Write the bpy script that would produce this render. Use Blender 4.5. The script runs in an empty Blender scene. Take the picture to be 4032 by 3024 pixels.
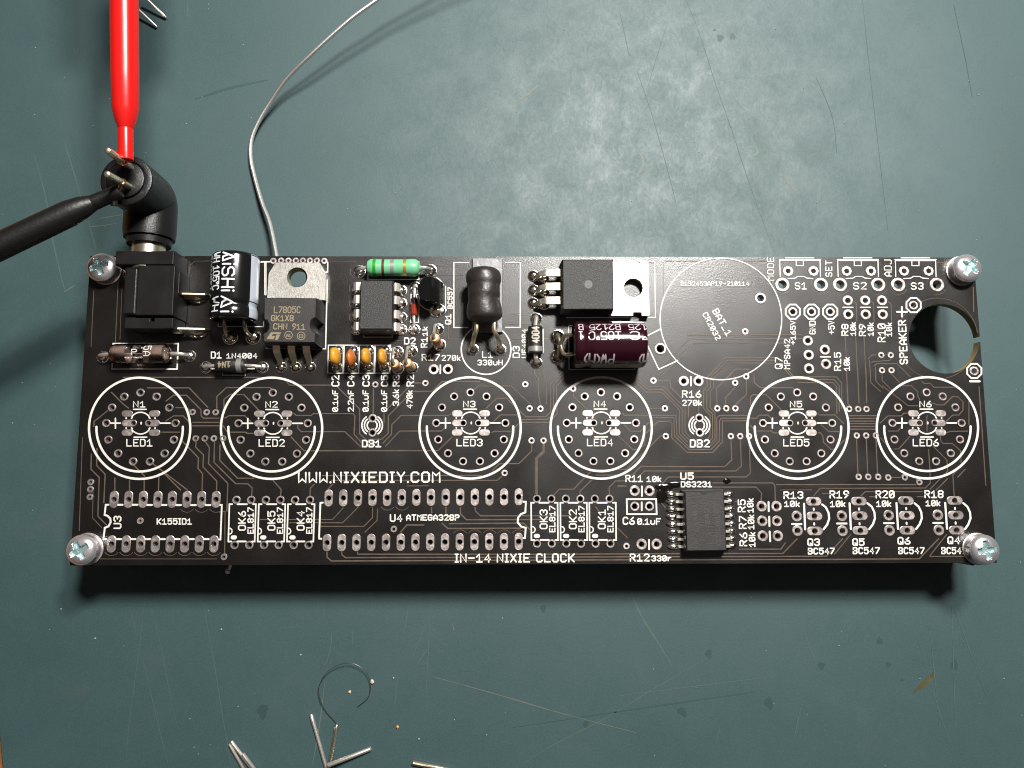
import bpy, bmesh, math, random
from mathutils import Vector, Matrix, Euler
from mathutils.geometry import delaunay_2d_cdt

random.seed(7)
sc = bpy.context.scene
COL = sc.collection
# 1 Blender unit = 1 cm.  The mat's surface is z = 0, the board's top face is z = ZB.
ZB = 1.16
BW, BH, BT = 15.98, 5.446, 0.16

# ------------------------------------------------------------------ camera
CAM_P = Vector((-0.5949, -1.2248, 14.682))
CAM_R = Euler((0.1198977, -0.0124185, -0.0015084), 'XYZ')
FPX = 3028.0
cd = bpy.data.cameras.new('camera')
cam = bpy.data.objects.new('camera', cd)
COL.objects.link(cam)
cam.location = CAM_P
cam.rotation_euler = CAM_R
cd.sensor_fit = 'HORIZONTAL'
cd.sensor_width = 36.0
cd.lens = 36.0 * FPX / 4032.0
cd.clip_start = 0.1
cd.clip_end = 500.0
sc.camera = cam
sc.render.resolution_x, sc.render.resolution_y = 1024, 768
sc.cycles.filter_width = 1.1

# ------------------------------------------------------------------ room and lamps
w = bpy.data.worlds.new('World')
sc.world = w
w.use_nodes = True
nt = w.node_tree
bg = nt.nodes['Background']
bg.inputs[1].default_value = 1.0
tc = nt.nodes.new('ShaderNodeTexCoord')
sx = nt.nodes.new('ShaderNodeSeparateXYZ')
cr = nt.nodes.new('ShaderNodeValToRGB')          # a dim room, a little lighter overhead
cr.color_ramp.interpolation = 'EASE'
cr.color_ramp.elements[0].position = 0.55
cr.color_ramp.elements[0].color = (0.012, 0.01, 0.0095, 1)
cr.color_ramp.elements[1].position = 0.97
cr.color_ramp.elements[1].color = (0.15, 0.122, 0.118, 1)
nt.links.new(tc.outputs['Generated'], sx.inputs[0])
nt.links.new(sx.outputs[2], cr.inputs['Fac'])
nt.links.new(cr.outputs['Color'], bg.inputs['Color'])


def lamp(name, loc, target, size, power, col):
    ld = bpy.data.lights.new(name, 'AREA')
    ld.shape = 'DISK'
    ld.size = size
    ld.energy = power
    ld.color = col
    o = bpy.data.objects.new(name, ld)
    COL.objects.link(o)
    o.location = loc
    o.rotation_euler = (Vector(target) - Vector(loc)).to_track_quat('-Z', 'Y').to_euler()
    return o


lamp('desk_lamp', (12.0, 27.6, 50.0), (0, 0, 0), 9.0, 44000, (1.0, 0.97, 0.92))
lamp('work_lamp', (5.6, 13.4, 22.5), (0, -1, 0), 3.2, 8800, (1.0, 0.975, 0.935))

vs = sc.view_settings
vs.view_transform = 'Standard'
vs.look = 'None'
vs.exposure = 0.0
vs.gamma = 1.0
vs.use_curve_mapping = False

# ------------------------------------------------------------------ measuring
_RM = CAM_R.to_matrix()


def PX(px, py, z=ZB):
    """the point at height z that the photograph shows at pixel (px, py) of 4032 x 3024"""
    d = _RM @ Vector(((px - 2016) / FPX, -(py - 1512) / FPX, -1.0))
    return CAM_P + d * ((z - CAM_P.z) / d.z)


def tile(x0, y0, f=2.765):
    def g(u, v, z=ZB):
        return PX(x0 + u / f, y0 + v / f, z)
    g.f = f
    g.px = lambda u, v: (x0 + u / f, y0 + v / f)
    return g


T1, T2, T3, T4, T5, T6 = [tile(x, 950) for x in (250, 950, 1650, 2100, 2550, 3150)]
M1, M2, M3, M4, M5, M6 = [tile(x, 1450) for x in (300, 1000, 1600, 2150, 2700, 3200)]
L0 = tile(200, 1700)
L1, L2, L3, L4, L5 = [tile(x, 1800) for x in (850, 1450, 2000, 2500, 3200)]
JT = tile(360, 980, 4.148)
CT = tile(780, 970, 4.147)
PT = tile(300, 500, 3.3183)
UL = tile(0, 0, 1.3825)
UR = tile(2000, 0, 1.0886)
BL0 = tile(0, 2200, 1.0972)
BR0 = tile(2016, 2200, 1.0972)
LD = tile(800, 2450, 2.011)


def PPC(z=ZB):
    return FPX / (CAM_P.z - z) * 0.995      # photo pixels per cm at height z


# ------------------------------------------------------------------ materials
MATS = {}


def mat(name, col, rough=0.5, metal=0.0, spec=0.5, cnoise=None, rnoise=None, bump=None, coat=0.0, coatr=0.1,
        trans=0.0, ior=1.45, perobj=False, col2=None):
    m = bpy.data.materials.new(name)
    m.use_nodes = True
    t = m.node_tree
    b = t.nodes['Principled BSDF']
    b.inputs['Base Color'].default_value = (*col, 1)
    b.inputs['Roughness'].default_value = rough
    b.inputs['Metallic'].default_value = metal
    b.inputs['Specular IOR Level'].default_value = spec
    b.inputs['Coat Weight'].default_value = coat
    b.inputs['Coat Roughness'].default_value = coatr
    b.inputs['Transmission Weight'].default_value = trans
    b.inputs['IOR'].default_value = ior
    tcn = t.nodes.new('ShaderNodeTexCoord')
    vec = tcn.outputs['Object']
    if perobj:
        oi = t.nodes.new('ShaderNodeObjectInfo')
        ml = t.nodes.new('ShaderNodeMath')
        ml.operation = 'MULTIPLY'
        ml.inputs[1].default_value = 57.0
        t.links.new(oi.outputs['Random'], ml.inputs[0])
        va = t.nodes.new('ShaderNodeVectorMath')
        va.operation = 'ADD'
        t.links.new(vec, va.inputs[0])
        t.links.new(ml.outputs[0], va.inputs[1])
        vec = va.outputs[0]

    def noise(scale, detail=4):
        n = t.nodes.new('ShaderNodeTexNoise')
        n.inputs['Scale'].default_value = scale
        n.inputs['Detail'].default_value = detail
        t.links.new(vec, n.inputs['Vector'])
        return n.outputs['Fac']

    def mr(src, lo, hi, a=0.3, c=0.7):
        n = t.nodes.new('ShaderNodeMapRange')
        n.inputs[1].default_value = a
        n.inputs[2].default_value = c
        n.inputs[3].default_value = lo
        n.inputs[4].default_value = hi
        t.links.new(src, n.inputs[0])
        return n.outputs[0]
    if cnoise:
        sca, amt = cnoise
        mx = t.nodes.new('ShaderNodeMix')
        mx.data_type = 'RGBA'
        mx.inputs['A'].default_value = (*[c * (1 - amt) for c in col], 1)
        mx.inputs['B'].default_value = (*(col2 or [min(1, c * (1 + amt)) for c in col]), 1)
        t.links.new(mr(noise(sca), 0, 1), mx.inputs['Factor'])
        t.links.new(mx.outputs['Result'], b.inputs['Base Color'])
    if rnoise:
        sca, lo, hi = rnoise
        t.links.new(mr(noise(sca), lo, hi), b.inputs['Roughness'])
    if bump:
        sca, st = bump
        bp = t.nodes.new('ShaderNodeBump')
        bp.inputs['Strength'].default_value = st
        bp.inputs['Distance'].default_value = 0.02
        t.links.new(noise(sca, 3), bp.inputs['Height'])
        t.links.new(bp.outputs['Normal'], b.inputs['Normal'])
    MATS[name] = m
    return m


mat('mask', (0.0036, 0.0027, 0.0022), 0.33, spec=0.68, bump=(60, 0.16), rnoise=(1.6, 0.28, 0.38), cnoise=(1.2, 0.25))
mat('fr4', (0.26, 0.21, 0.085), 0.6, bump=(40, 0.2))
mat('trace', (0.088, 0.067, 0.052), 0.34, spec=0.5, cnoise=(6, 0.2))
mat('silk', (0.55, 0.54, 0.5), 0.55, cnoise=(26, 0.14))
mat('silk_dim', (0.4, 0.36, 0.3), 0.55)
mat('tin', (0.5, 0.445, 0.425), 0.4, metal=0.86, rnoise=(14, 0.3, 0.5), bump=(30, 0.2), perobj=True, cnoise=(6, 0.32))
mat('solder', (0.78, 0.76, 0.72), 0.16, metal=1.0, bump=(14, 0.4), perobj=True, rnoise=(20, 0.1, 0.3))
mat('solder_flux', (0.66, 0.61, 0.52), 0.14, metal=1.0, bump=(12, 0.4), perobj=True)
mat('lead', (0.74, 0.7, 0.64), 0.32, metal=0.84, bump=(30, 0.05))
mat('lead_brass', (0.62, 0.54, 0.39), 0.3, metal=0.95, bump=(30, 0.06))
mat('lead_dull', (0.7, 0.66, 0.61), 0.4, metal=0.84, bump=(40, 0.06))
mat('wire_solder', (0.68, 0.67, 0.65), 0.4, metal=0.9, bump=(30, 0.15))
mat('copper', (0.72, 0.4, 0.22), 0.25, metal=1.0)
mat('zinc', (0.84, 0.81, 0.84), 0.26, metal=0.86, bump=(5, 0.03), rnoise=(9, 0.22, 0.3), perobj=True)
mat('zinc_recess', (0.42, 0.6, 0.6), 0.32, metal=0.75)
mat('tab_steel', (0.52, 0.505, 0.465), 0.4, metal=0.95, bump=(45, 0.15), rnoise=(18, 0.36, 0.46), cnoise=(22, 0.08))
mat('tab_tin', (0.6, 0.565, 0.49), 0.4, metal=1.0, bump=(40, 0.12), rnoise=(15, 0.36, 0.46), cnoise=(9, 0.1))
mat('epoxy', (0.01, 0.0095, 0.009), 0.5, bump=(55, 0.35), spec=0.5)
mat('epoxy_rough', (0.0085, 0.008, 0.0076), 0.48, bump=(85, 0.45), spec=0.55)
mat('epoxy_grey', (0.024, 0.0215, 0.0205), 0.5, bump=(40, 0.25), cnoise=(5, 0.2))
mat('epoxy_side', (0.012, 0.011, 0.011), 0.45)
mat('laser_mark', (0.2, 0.165, 0.1), 0.55)
mat('laser_grey', (0.05, 0.047, 0.045), 0.5)
mat('plastic_black', (0.0075, 0.007, 0.0068), 0.34, bump=(50, 0.1), rnoise=(3, 0.28, 0.42))
mat('epoxy_gloss', (0.006, 0.006, 0.006), 0.2, spec=0.6, bump=(20, 0.08))
mat('plastic_grain', (0.006, 0.006, 0.006), 0.34, bump=(60, 0.3), spec=0.45)
mat('rubber_black', (0.0045, 0.0045, 0.0045), 0.45, bump=(20, 0.2))
mat('sleeve_black', (0.006, 0.006, 0.006), 0.16, spec=0.6, bump=(3, 0.1))
mat('sleeve_print', (0.58, 0.6, 0.63), 0.4)
mat('sleeve_stripe', (0.33, 0.37, 0.42), 0.3)
mat('sleeve_purple', (0.017, 0.0028, 0.0062), 0.14, spec=0.55, bump=(4, 0.1))
mat('purple_print', (0.36, 0.32, 0.335), 0.35)
mat('purple_stripe', (0.23, 0.195, 0.165), 0.35)
mat('shrink', (0.017, 0.0145, 0.0132), 0.45, bump=(9, 0.55), rnoise=(7, 0.36, 0.52), spec=0.5)
mat('ceramic_yellow', (0.5, 0.235, 0.024), 0.27, spec=0.55, cnoise=(6, 0.12))
mat('ceramic_orange', (0.42, 0.12, 0.022), 0.3, spec=0.5, bump=(12, 0.3), cnoise=(6, 0.15))
mat('res_green', (0.12, 0.38, 0.2), 0.4, bump=(12, 0.2))
mat('band_green', (0.02, 0.2, 0.01), 0.35)
mat('band_brown', (0.085, 0.022, 0.01), 0.35)
mat('band_silver', (0.24, 0.235, 0.225), 0.4, metal=0.4)
mat('band_gold', (0.5, 0.25, 0.06), 0.35, metal=0.6)
mat('res_tan', (0.52, 0.35, 0.19), 0.4)
mat('band_red', (0.45, 0.02, 0.015), 0.35)
mat('band_orange', (0.6, 0.12, 0.02), 0.35)
mat('band_yellow', (0.6, 0.45, 0.04), 0.35)
mat('band_black', (0.015, 0.012, 0.012), 0.35)
mat('glass', (1, 1, 1), 0.03, trans=1.0, ior=1.45)
gm = bpy.data.materials.new('clear_glass')      # thin wall: mirrors a little at the edges, otherwise clear
gm.use_nodes = True
gt_ = gm.node_tree
for nd in list(gt_.nodes):
    if nd.type == 'BSDF_PRINCIPLED':
        gt_.nodes.remove(nd)
_o = [nd for nd in gt_.nodes if nd.type == 'OUTPUT_MATERIAL'][0]
_mx, _tr, _gl, _fr = [gt_.nodes.new('ShaderNode' + k) for k in ('MixShader', 'BsdfTransparent', 'BsdfGlossy', 'Fresnel')]
_gl.inputs['Roughness'].default_value = 0.04
_fr.inputs['IOR'].default_value = 1.6
gt_.links.new(_fr.outputs[0], _mx.inputs[0])
gt_.links.new(_tr.outputs[0], _mx.inputs[1])
gt_.links.new(_gl.outputs[0], _mx.inputs[2])
gt_.links.new(_mx.outputs[0], _o.inputs['Surface'])
MATS['clear_glass'] = gm
mat('fuse_cup', (0.74, 0.57, 0.48), 0.2, metal=0.88)
mat('zener_red', (0.2, 0.02, 0.007), 0.15, coat=0.8)
mat('zener_black', (0.02, 0.008, 0.007), 0.15, coat=0.8)
mat('red_plastic', (0.5, 0.0085, 0.0075), 0.26, spec=0.5, bump=(6, 0.06))
mat('pin_metal', (0.72, 0.66, 0.52), 0.28, metal=0.95)
mat('tape', (0.15, 0.15, 0.155), 0.4, metal=0.3, bump=(9, 0.3), rnoise=(8, 0.3, 0.5))
mat('flux', (0.004, 0.003, 0.002), 0.12)
mat('hair', (0.03, 0.03, 0.028), 0.3)
mat('wood', (0.33, 0.12, 0.03), 0.5, cnoise=(3, 0.3))
mat('scratch', (0.052, 0.085, 0.078), 0.6)
mat('scratch_pale', (0.085, 0.098, 0.083), 0.6)
mat('scratch_dark', (0.02, 0.0515, 0.0535), 0.6)
mat('dust', (0.25, 0.27, 0.25), 0.6)
mat('crumb_tan', (0.5, 0.41, 0.28), 0.5)
mat('crumb_orange', (0.6, 0.26, 0.04), 0.5)
mat('stain', (0.06, 0.055, 0.022), 0.5, cnoise=(5, 0.3))
mat('stain_dark', (0.0205, 0.0475, 0.0495), 0.6)


def make_mat_surface():
    m = bpy.data.materials.new('mat_surface')
    m.use_nodes = True
    t = m.node_tree
    b = t.nodes['Principled BSDF']
    b.inputs['Specular IOR Level'].default_value = 0.55
    tcn = t.nodes.new('ShaderNodeTexCoord')

    def noise(scale, detail, rough=0.5, dist=0.0, stretch=None):
        n = t.nodes.new('ShaderNodeTexNoise')
        n.inputs['Scale'].default_value = scale
        n.inputs['Detail'].default_value = detail
        n.inputs['Roughness'].default_value = rough
        n.inputs['Distortion'].default_value = dist
        src = tcn.outputs['Object']
        if stretch:
            mp = t.nodes.new('ShaderNodeMapping')
            mp.inputs['Scale'].default_value = stretch
            t.links.new(src, mp.inputs['Vector'])
            src = mp.outputs['Vector']
        t.links.new(src, n.inputs['Vector'])
        return n.outputs['Fac']

    def mr(src, a, c, lo, hi):
        n = t.nodes.new('ShaderNodeMapRange')
        n.inputs[1].default_value = a
        n.inputs[2].default_value = c
        n.inputs[3].default_value = lo
        n.inputs[4].default_value = hi
        t.links.new(src, n.inputs[0])
        return n.outputs[0]

    def mixc(fac, A, B):
        n = t.nodes.new('ShaderNodeMix')
        n.data_type = 'RGBA'
        for key, val in (('A', A), ('B', B)):
            if isinstance(val, tuple):
                n.inputs[key].default_value = (*val, 1)
            else:
                t.links.new(val, n.inputs[key])
        t.links.new(fac, n.inputs['Factor'])
        return n.outputs['Result']

    def math_(op, a, c):
        n = t.nodes.new('ShaderNodeMath')
        n.operation = op
        for i, val in ((0, a), (1, c)):
            if isinstance(val, (int, float)):
                n.inputs[i].default_value = val
            else:
                t.links.new(val, n.inputs[i])
        return n.outputs[0]
    big = noise(0.28, 3)
    fine = noise(30, 4, 0.6)
    mott = noise(1.25, 8, 0.6, 0.5)
    c0 = mixc(mr(big, 0.35, 0.65, 0, 1), (0.0195, 0.051, 0.053), (0.0255, 0.058, 0.061))
    c1 = mixc(mr(fine, 0.3, 0.8, 0, 0.4), c0, (0.052, 0.092, 0.094))
    c2 = mixc(mr(mott, 0.6, 0.8, 0, 0.3), c1, (0.052, 0.066, 0.06))
    t.links.new(c2, b.inputs['Base Color'])
    # worn and polished patches: they only show where the lamp is mirrored
    smear = noise(7.5, 10, 0.74, 1.6, (1.0, 0.6, 1.0))
    r0 = mr(math_('ADD', math_('MULTIPLY', mott, 0.5), math_('MULTIPLY', smear, 0.5)), 0.36, 0.64, 0.51, 0.66)
    t.links.new(r0, b.inputs['Roughness'])
    bp = t.nodes.new('ShaderNodeBump')
    bp.inputs['Strength'].default_value = 0.2
    bp.inputs['Distance'].default_value = 0.02
    hh = math_('ADD', math_('MULTIPLY', fine, 0.35), math_('MULTIPLY', mott, 1.0))
    t.links.new(hh, bp.inputs['Height'])
    t.links.new(bp.outputs['Normal'], b.inputs['Normal'])
    MATS['mat_surface'] = m


make_mat_surface()


# ------------------------------------------------------------------ mesh building
def wloc(o):
    v = Vector((0, 0, 0))
    while o is not None:
        v += o.location
        o = o.parent
    return v


class MB:
    def __init__(s):
        s.v, s.f, s.m = [], [], []

    def add(s, vs_, fs, mi=0):
        k = len(s.v)
        s.v += [Vector(p) for p in vs_]
        s.f += [[i + k for i in f] for f in fs]
        s.m += [mi] * len(fs)

    def prism(s, poly, z0, z1, draft=0.0, bevel=0.0, mi=0, mside=None, cap0=True):
        """poly: xy points anticlockwise; draft widens the foot; bevel rounds the top edge"""
        n = len(poly)
        mside = mi if mside is None else mside
        if sum(poly[i - 1][0] * poly[i][1] - poly[i][0] * poly[i - 1][1] for i in range(n)) < 0:
            poly = poly[::-1]

        def off(d):
            out = []
            for i in range(n):
                a, b, e = [Vector((poly[j % n][0], poly[j % n][1])) for j in (i - 1, i, i + 1)]
                d1, d2 = (b - a).normalized(), (e - b).normalized()
                n1, n2 = Vector((d1.y, -d1.x)), Vector((d2.y, -d2.x))
                k = (n1 + n2)
                if k.length < 1e-6:
                    k = n1
                k = k / max(0.35, k.dot(n1))
                out.append(b + k * d)
            return out
        rings = [(off(draft), z0)]
        if bevel > 0:
            rings += [(off(0), z1 - bevel), (off(-bevel * 0.35), z1 - bevel * 0.35), (off(-bevel), z1)]
        else:
            rings += [(off(0), z1)]
        vs_ = [(p.x, p.y, z) for r, z in rings for p in r]
        fs = []
        for k in range(len(rings) - 1):
            fs += [[k * n + i, k * n + (i + 1) % n, (k + 1) * n + (i + 1) % n, (k + 1) * n + i] for i in range(n)]
        s.add(vs_, fs, mside)
        k = len(rings) - 1
        s.add([(p.x, p.y, z1) for p in rings[k][0]], [list(range(n))], mi)
        if cap0:
            s.add([(p.x, p.y, z0) for p in rings[0][0]], [list(range(n))[::-1]], mside)

    def box(s, a, b, bevel=0.0, mi=0):
        x0, x1 = sorted((a[0], b[0]))
        y0, y1 = sorted((a[1], b[1]))
        z0, z1 = sorted((a[2], b[2]))
        s.prism([(x0, y0), (x1, y0), (x1, y1), (x0, y1)], z0, z1, bevel=bevel, mi=mi)

    def tube(s, path, r, n=10, mi=0, caps=True, sub=0, flat=None):
        P = [Vector(p) for p in path]
        R = list(r) if isinstance(r, (list, tuple)) else [r] * len(P)
        if sub:
            P, R = smooth_path(P, R, sub)
        frames = []
        d0 = (P[1] - P[0]).normalized()
        up = Vector((0, 0, 1)) if abs(d0.z) < 0.9 else Vector((0, 1, 0))
        u = (up - d0 * up.dot(d0)).normalized()
        for i in range(len(P)):
            d = (P[min(i + 1, len(P) - 1)] - P[max(i - 1, 0)]).normalized()
            u = (u - d * u.dot(d)).normalized()
            frames.append((u, d.cross(u)))
        fl = flat or 1.0
        vs_ = []
        for p, rr, (a, b) in zip(P, R, frames):
            vs_ += [p + (a * math.cos(t) * fl + b * math.sin(t)) * rr for t in [2 * math.pi * i / n for i in range(n)]]
        fs = [[k * n + i, k * n + (i + 1) % n, (k + 1) * n + (i + 1) % n, (k + 1) * n + i]
              for k in range(len(P) - 1) for i in range(n)]
        if caps:
            fs += [list(range(n))[::-1], [(len(P) - 1) * n + i for i in range(n)]]
        s.add(vs_, fs, mi)

    def lathe(s, prof, org, axis, n=24, mi=0, mis=None, a0=0.0, a1=2 * math.pi, ref=None):
        """prof: (distance along axis, radius)"""
        org, ax = Vector(org), Vector(axis).normalized()
        if ref is None:
            ref = Vector((0, 0, 1)) if abs(ax.z) < 0.9 else Vector((0, 1, 0))
        u = (Vector(ref) - ax * Vector(ref).dot(ax)).normalized()
        v = ax.cross(u)
        full = abs(a1 - a0 - 2 * math.pi) < 1e-6
        cnt = n if full else n + 1
        vs_ = []
        for d, r in prof:
            for i in range(cnt):
                t = a0 + (a1 - a0) * i / n
                vs_.append(org + ax * d + (u * math.cos(t) + v * math.sin(t)) * max(r, 1e-5))
        for k in range(len(prof) - 1):
            fs = []
            for i in range(n):
                j = (i + 1) % cnt if full else i + 1
                fs.append([k * cnt + i, k * cnt + j, (k + 1) * cnt + j, (k + 1) * cnt + i])
            s_m = mis[k] if mis else mi
            if k == 0:
                base = len(s.v)
                s.v += vs_
            s.f += [[q + base for q in f] for f in fs]
            s.m += [s_m] * len(fs)

    def ball(s, c, r, n=12, mi=0, jit=0.0, lo=-1.0):
        """ellipsoid, cut flat at height lo (-1 = whole)"""
        rr = r if isinstance(r, (tuple, list)) else (r, r, r)
        k = max(5, n // 2 + 1)
        vs_, fs = [], []
        t0 = math.asin(max(-1, lo))
        for a in range(k + 1):
            ph = t0 + (math.pi / 2 - t0) * a / k
            for i in range(n):
                t = 2 * math.pi * i / n
                j = 1 + jit * math.sin(3 * t + a * 1.7 + c[0] * 40) * math.cos(a * 2.1 + c[1] * 30)
                q = max(math.cos(ph), 1e-3)
                vs_.append((c[0] + rr[0] * q * math.cos(t) * j, c[1] + rr[1] * q * math.sin(t) * j,
                            c[2] + rr[2] * math.sin(ph) * (1 + jit * 0.5 * math.sin(t * 2 + a))))
        for a in range(k):
            fs += [[a * n + i, a * n + (i + 1) % n, (a + 1) * n + (i + 1) % n, (a + 1) * n + i] for i in range(n)]
        fs.append([k * n + i for i in range(n)])
        if lo > -1:
            fs.append(list(range(n))[::-1])
        s.add(vs_, fs, mi)

    def mesh(s, name, mats, loc=Vector((0, 0, 0)), sharp=35):
        me = bpy.data.meshes.new(name)
        me.from_pydata([p - loc for p in s.v], [], s.f)
        for mm in mats:
            me.materials.append(MATS[mm])
        me.polygons.foreach_set('material_index', s.m)
        me.polygons.foreach_set('use_smooth', [True] * len(s.f))
        me.update()
        if sharp is not None:
            me.set_sharp_from_angle(angle=math.radians(sharp))
        return me

    def build(s, name, mats, parent=None, sharp=35, label=None, cat=None, group=None, loc=None):
        if isinstance(mats, str):
            mats = [mats]
        base = wloc(parent) if parent is not None else (Vector(loc) if loc is not None else Vector((0, 0, 0)))
        o = bpy.data.objects.new(name, s.mesh(name, mats, base, sharp))
        COL.objects.link(o)
        if parent is not None:
            o.parent = parent
        else:
            o.location = base
        tag(o, label, cat, group)
        return o


def tag(o, label=None, cat=None, group=None, kind=None):
    for k, v in (('label', label), ('category', cat), ('group', group), ('kind', kind)):
        if v:
            o[k] = v
    return o


def thing(name, label, cat, loc, group=None):
    o = bpy.data.objects.new(name, None)
    o.empty_display_size = 0.2
    COL.objects.link(o)
    o.location = loc
    return tag(o, label, cat, group)


def smooth_path(P, R, sub):
    out, ro = [], []
    n = len(P)
    for i in range(n - 1):
        p0, p1, p2, p3 = P[max(i - 1, 0)], P[i], P[i + 1], P[min(i + 2, n - 1)]
        for k in range(sub):
            t = k / sub
            out.append(0.5 * (2 * p1 + (p2 - p0) * t + (2 * p0 - 5 * p1 + 4 * p2 - p3) * t * t
                              + (3 * p1 - p0 - 3 * p2 + p3) * t ** 3))
            ro.append(R[i] * (1 - t) + R[i + 1] * t)
    return out + [P[-1]], ro + [R[-1]]


def offsets(P, wd, closed=False):
    n = len(P)
    Lf, Rt = [], []
    for i in range(n):
        a = P[i - 1] if (i > 0 or closed) else None
        b = P[i]
        c = P[(i + 1) % n] if (i < n - 1 or closed) else None
        d1 = (b - a).normalized() if a is not None else None
        d2 = (c - b).normalized() if c is not None else None
        d1 = d1 if d1 is not None else d2
        d2 = d2 if d2 is not None else d1
        n1, n2 = Vector((-d1.y, d1.x)), Vector((-d2.y, d2.x))
        k = n1 + n2
        k = n1.copy() if k.length < 0.2 else k.normalized()
        k = k * min(1.0 / max(0.2, k.dot(n1)), 1.22)
        Lf.append(b + k * wd / 2)
        Rt.append(b - k * wd / 2)
    return Lf, Rt


def ribbon2d(P, wd, closed=False, caps=4):
    """flat stroke outline: returns 2d verts and faces"""
    P = [Vector((p[0], p[1])) for p in P]
    Q = [P[0]]
    for p in P[1:]:
        if (p - Q[-1]).length > 1e-5:
            Q.append(p)
    P = Q
    if len(P) == 1:
        n = 10
        return [P[0] + Vector((math.cos(t), math.sin(t))) * wd * 0.62 for t in [2 * math.pi * i / n for i in range(n)]], [list(range(n))]
    if closed and (P[0] - P[-1]).length < 1e-5:
        P = P[:-1]
    Lf, Rt = offsets(P, wd, closed)
    n = len(P)
    vs_ = Lf + Rt
    fs = [[n + i, n + (i + 1) % n, (i + 1) % n, i] for i in range(n if closed else n - 1)]
    if not closed and caps:
        for end in (0, n - 1):
            d = (P[0] - P[1]) if end == 0 else (P[-1] - P[-2])
            d.normalize()
            a0 = math.atan2(d.y, d.x)
            k = len(vs_)
            arc = [P[end] + Vector((math.cos(a0 + t), math.sin(a0 + t))) * wd / 2
                   for t in [-math.pi / 2 + math.pi * (i + 1) / (caps + 1) for i in range(caps)]]
            vs_ += arc
            s_, e_ = (end, n + end) if end == 0 else (n + end, end)
            fs.append([s_] + list(range(k, k + caps)) + [e_])
    return vs_, fs


# ------------------------------------------------------------------ stroke lettering
G = {
    'A': '00 04 26 44 40|02 42', 'B': '00 06 36 45 44 33 03|33 42 41 30 00', 'C': '45 36 16 05 01 10 30 41',
    'D': '00 06 36 45 41 30 00', 'E': '40 00 06 46|03 33', 'F': '00 06 46|03 33', 'G': '45 36 16 05 01 10 30 41 43 23',
    'H': '00 06|40 46|03 43', 'I': '00 20|10 16|06 26', 'J': '46 41 30 10 01', 'K': '00 06|02 46|13 40', 'L': '06 00 40',
    'M': '00 06 24 46 40', 'N': '00 06 40 46', 'O': '10 01 05 16 36 45 41 30 10', 'P': '00 06 36 45 44 33 03',
    'Q': '10 01 05 16 36 45 41 30 10|22 40', 'R': '00 06 36 45 44 33 03|23 40', 'S': '45 36 16 05 04 13 33 42 41 30 10 01',
    'T': '06 46|26 20', 'U': '06 01 10 30 41 46', 'V': '06 20 46', 'W': '06 00 22 40 46', 'X': '00 46|06 40',
    'Y': '06 23 46|23 20', 'Z': '06 46 00 40', '0': '10 01 05 16 36 45 41 30 10|01 45', '1': '04 26 20|00 40',
    '2': '05 16 36 45 44 00 40', '3': '05 16 36 45 44 33 23|33 42 41 30 10 01', '4': '30 36 02 42',
    '5': '46 06 03 14 34 43 41 30 10 01', '6': '36 03 01 10 30 41 42 33 03', '7': '06 46 45 10',
    '8': '13 04 05 16 36 45 44 33 13|13 02 01 10 30 41 42 33', 'w': '06 10 23 30 46', '9': '10 43 45 36 16 05 04 13 43',
    'u': '04 01 10 30 41 44', 'k': '00 06|01 34|12 30', 'n': '00 04 34 43 40', 'r': '00 04|02 24 34', 'i': '00 04|06',
    '.': '00', '-': '03 43', '+': '03 43|21 25', '_': '00 40', '(': '26 04 02 20', ')': '06 24 22 00', 'o': '14 05 06 16 26 25 14',
    ' ': '', 'a': '00 26 40 20 13', '=': '02 42|04 44',
}
GW = {'I': 2, '.': 0, 'i': 0, '(': 2, ')': 2, 'o': 2, ' ': 1.5, 'k': 3, 'r': 3}


def strokes(txt, L, h, gap=2.0, plain0=False):
    """polylines in (s, t): s along 0..L, t up 0..h"""
    x = 0
    out = []
    for ch in txt:
        for pl in G[ch].split('|'):
            if not pl or (plain0 and ch == '0' and pl == '01 45'):
                continue
            out.append([(x + int(p[0]), int(p[1])) for p in pl.split()])
        x += GW.get(ch, 4) + gap
    x -= gap
    return [[(a * L / x, b * h / 6.0) for a, b in pl] for pl in out]


def roundoff(pl):
    """cut the corners of a polyline once"""
    if len(pl) < 3:
        return pl, False
    closed = (Vector(pl[0]) - Vector(pl[-1])).length < 1e-6
    return pl, closed


PRINT_Z = ZB + 0.0085
_pz = [0]


def text(tl, s, a, b, h, wd=17, mt='silk', parent=None, name='printed_text', plain0=False):
    pa, pb = Vector(tl.px(*a)), Vector(tl.px(*b))
    d = pb - pa
    L = d.length
    d.normalize()
    up = Vector((d.y, -d.x))
    hp, wp = h / tl.f, wd * 0.76 / tl.f
    m = MB()
    for i, pl in enumerate(strokes(s, L - wp, hp - wp, plain0=plain0)):
        pts = []
        for q, t in pl:
            p = pa + d * (q + wp / 2) + up * (t + wp / 2)
            v = PX(p.x, p.y)
            pts.append((v.x, v.y))
        closed = len(pts) > 3 and (Vector(pts[0]) - Vector(pts[-1])).length < 1e-6
        vs_, fs = ribbon2d(pts, wp / PPC(), closed)
        z = PRINT_Z + 0.0004 * (i % 4) + 0.0016 * (_pz[0] % 2)
        m.add([(p.x, p.y, z) for p in vs_], fs)
    _pz[0] += 1
    return m.build(name, mt, parent, sharp=None)


_oz = [0]


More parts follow.
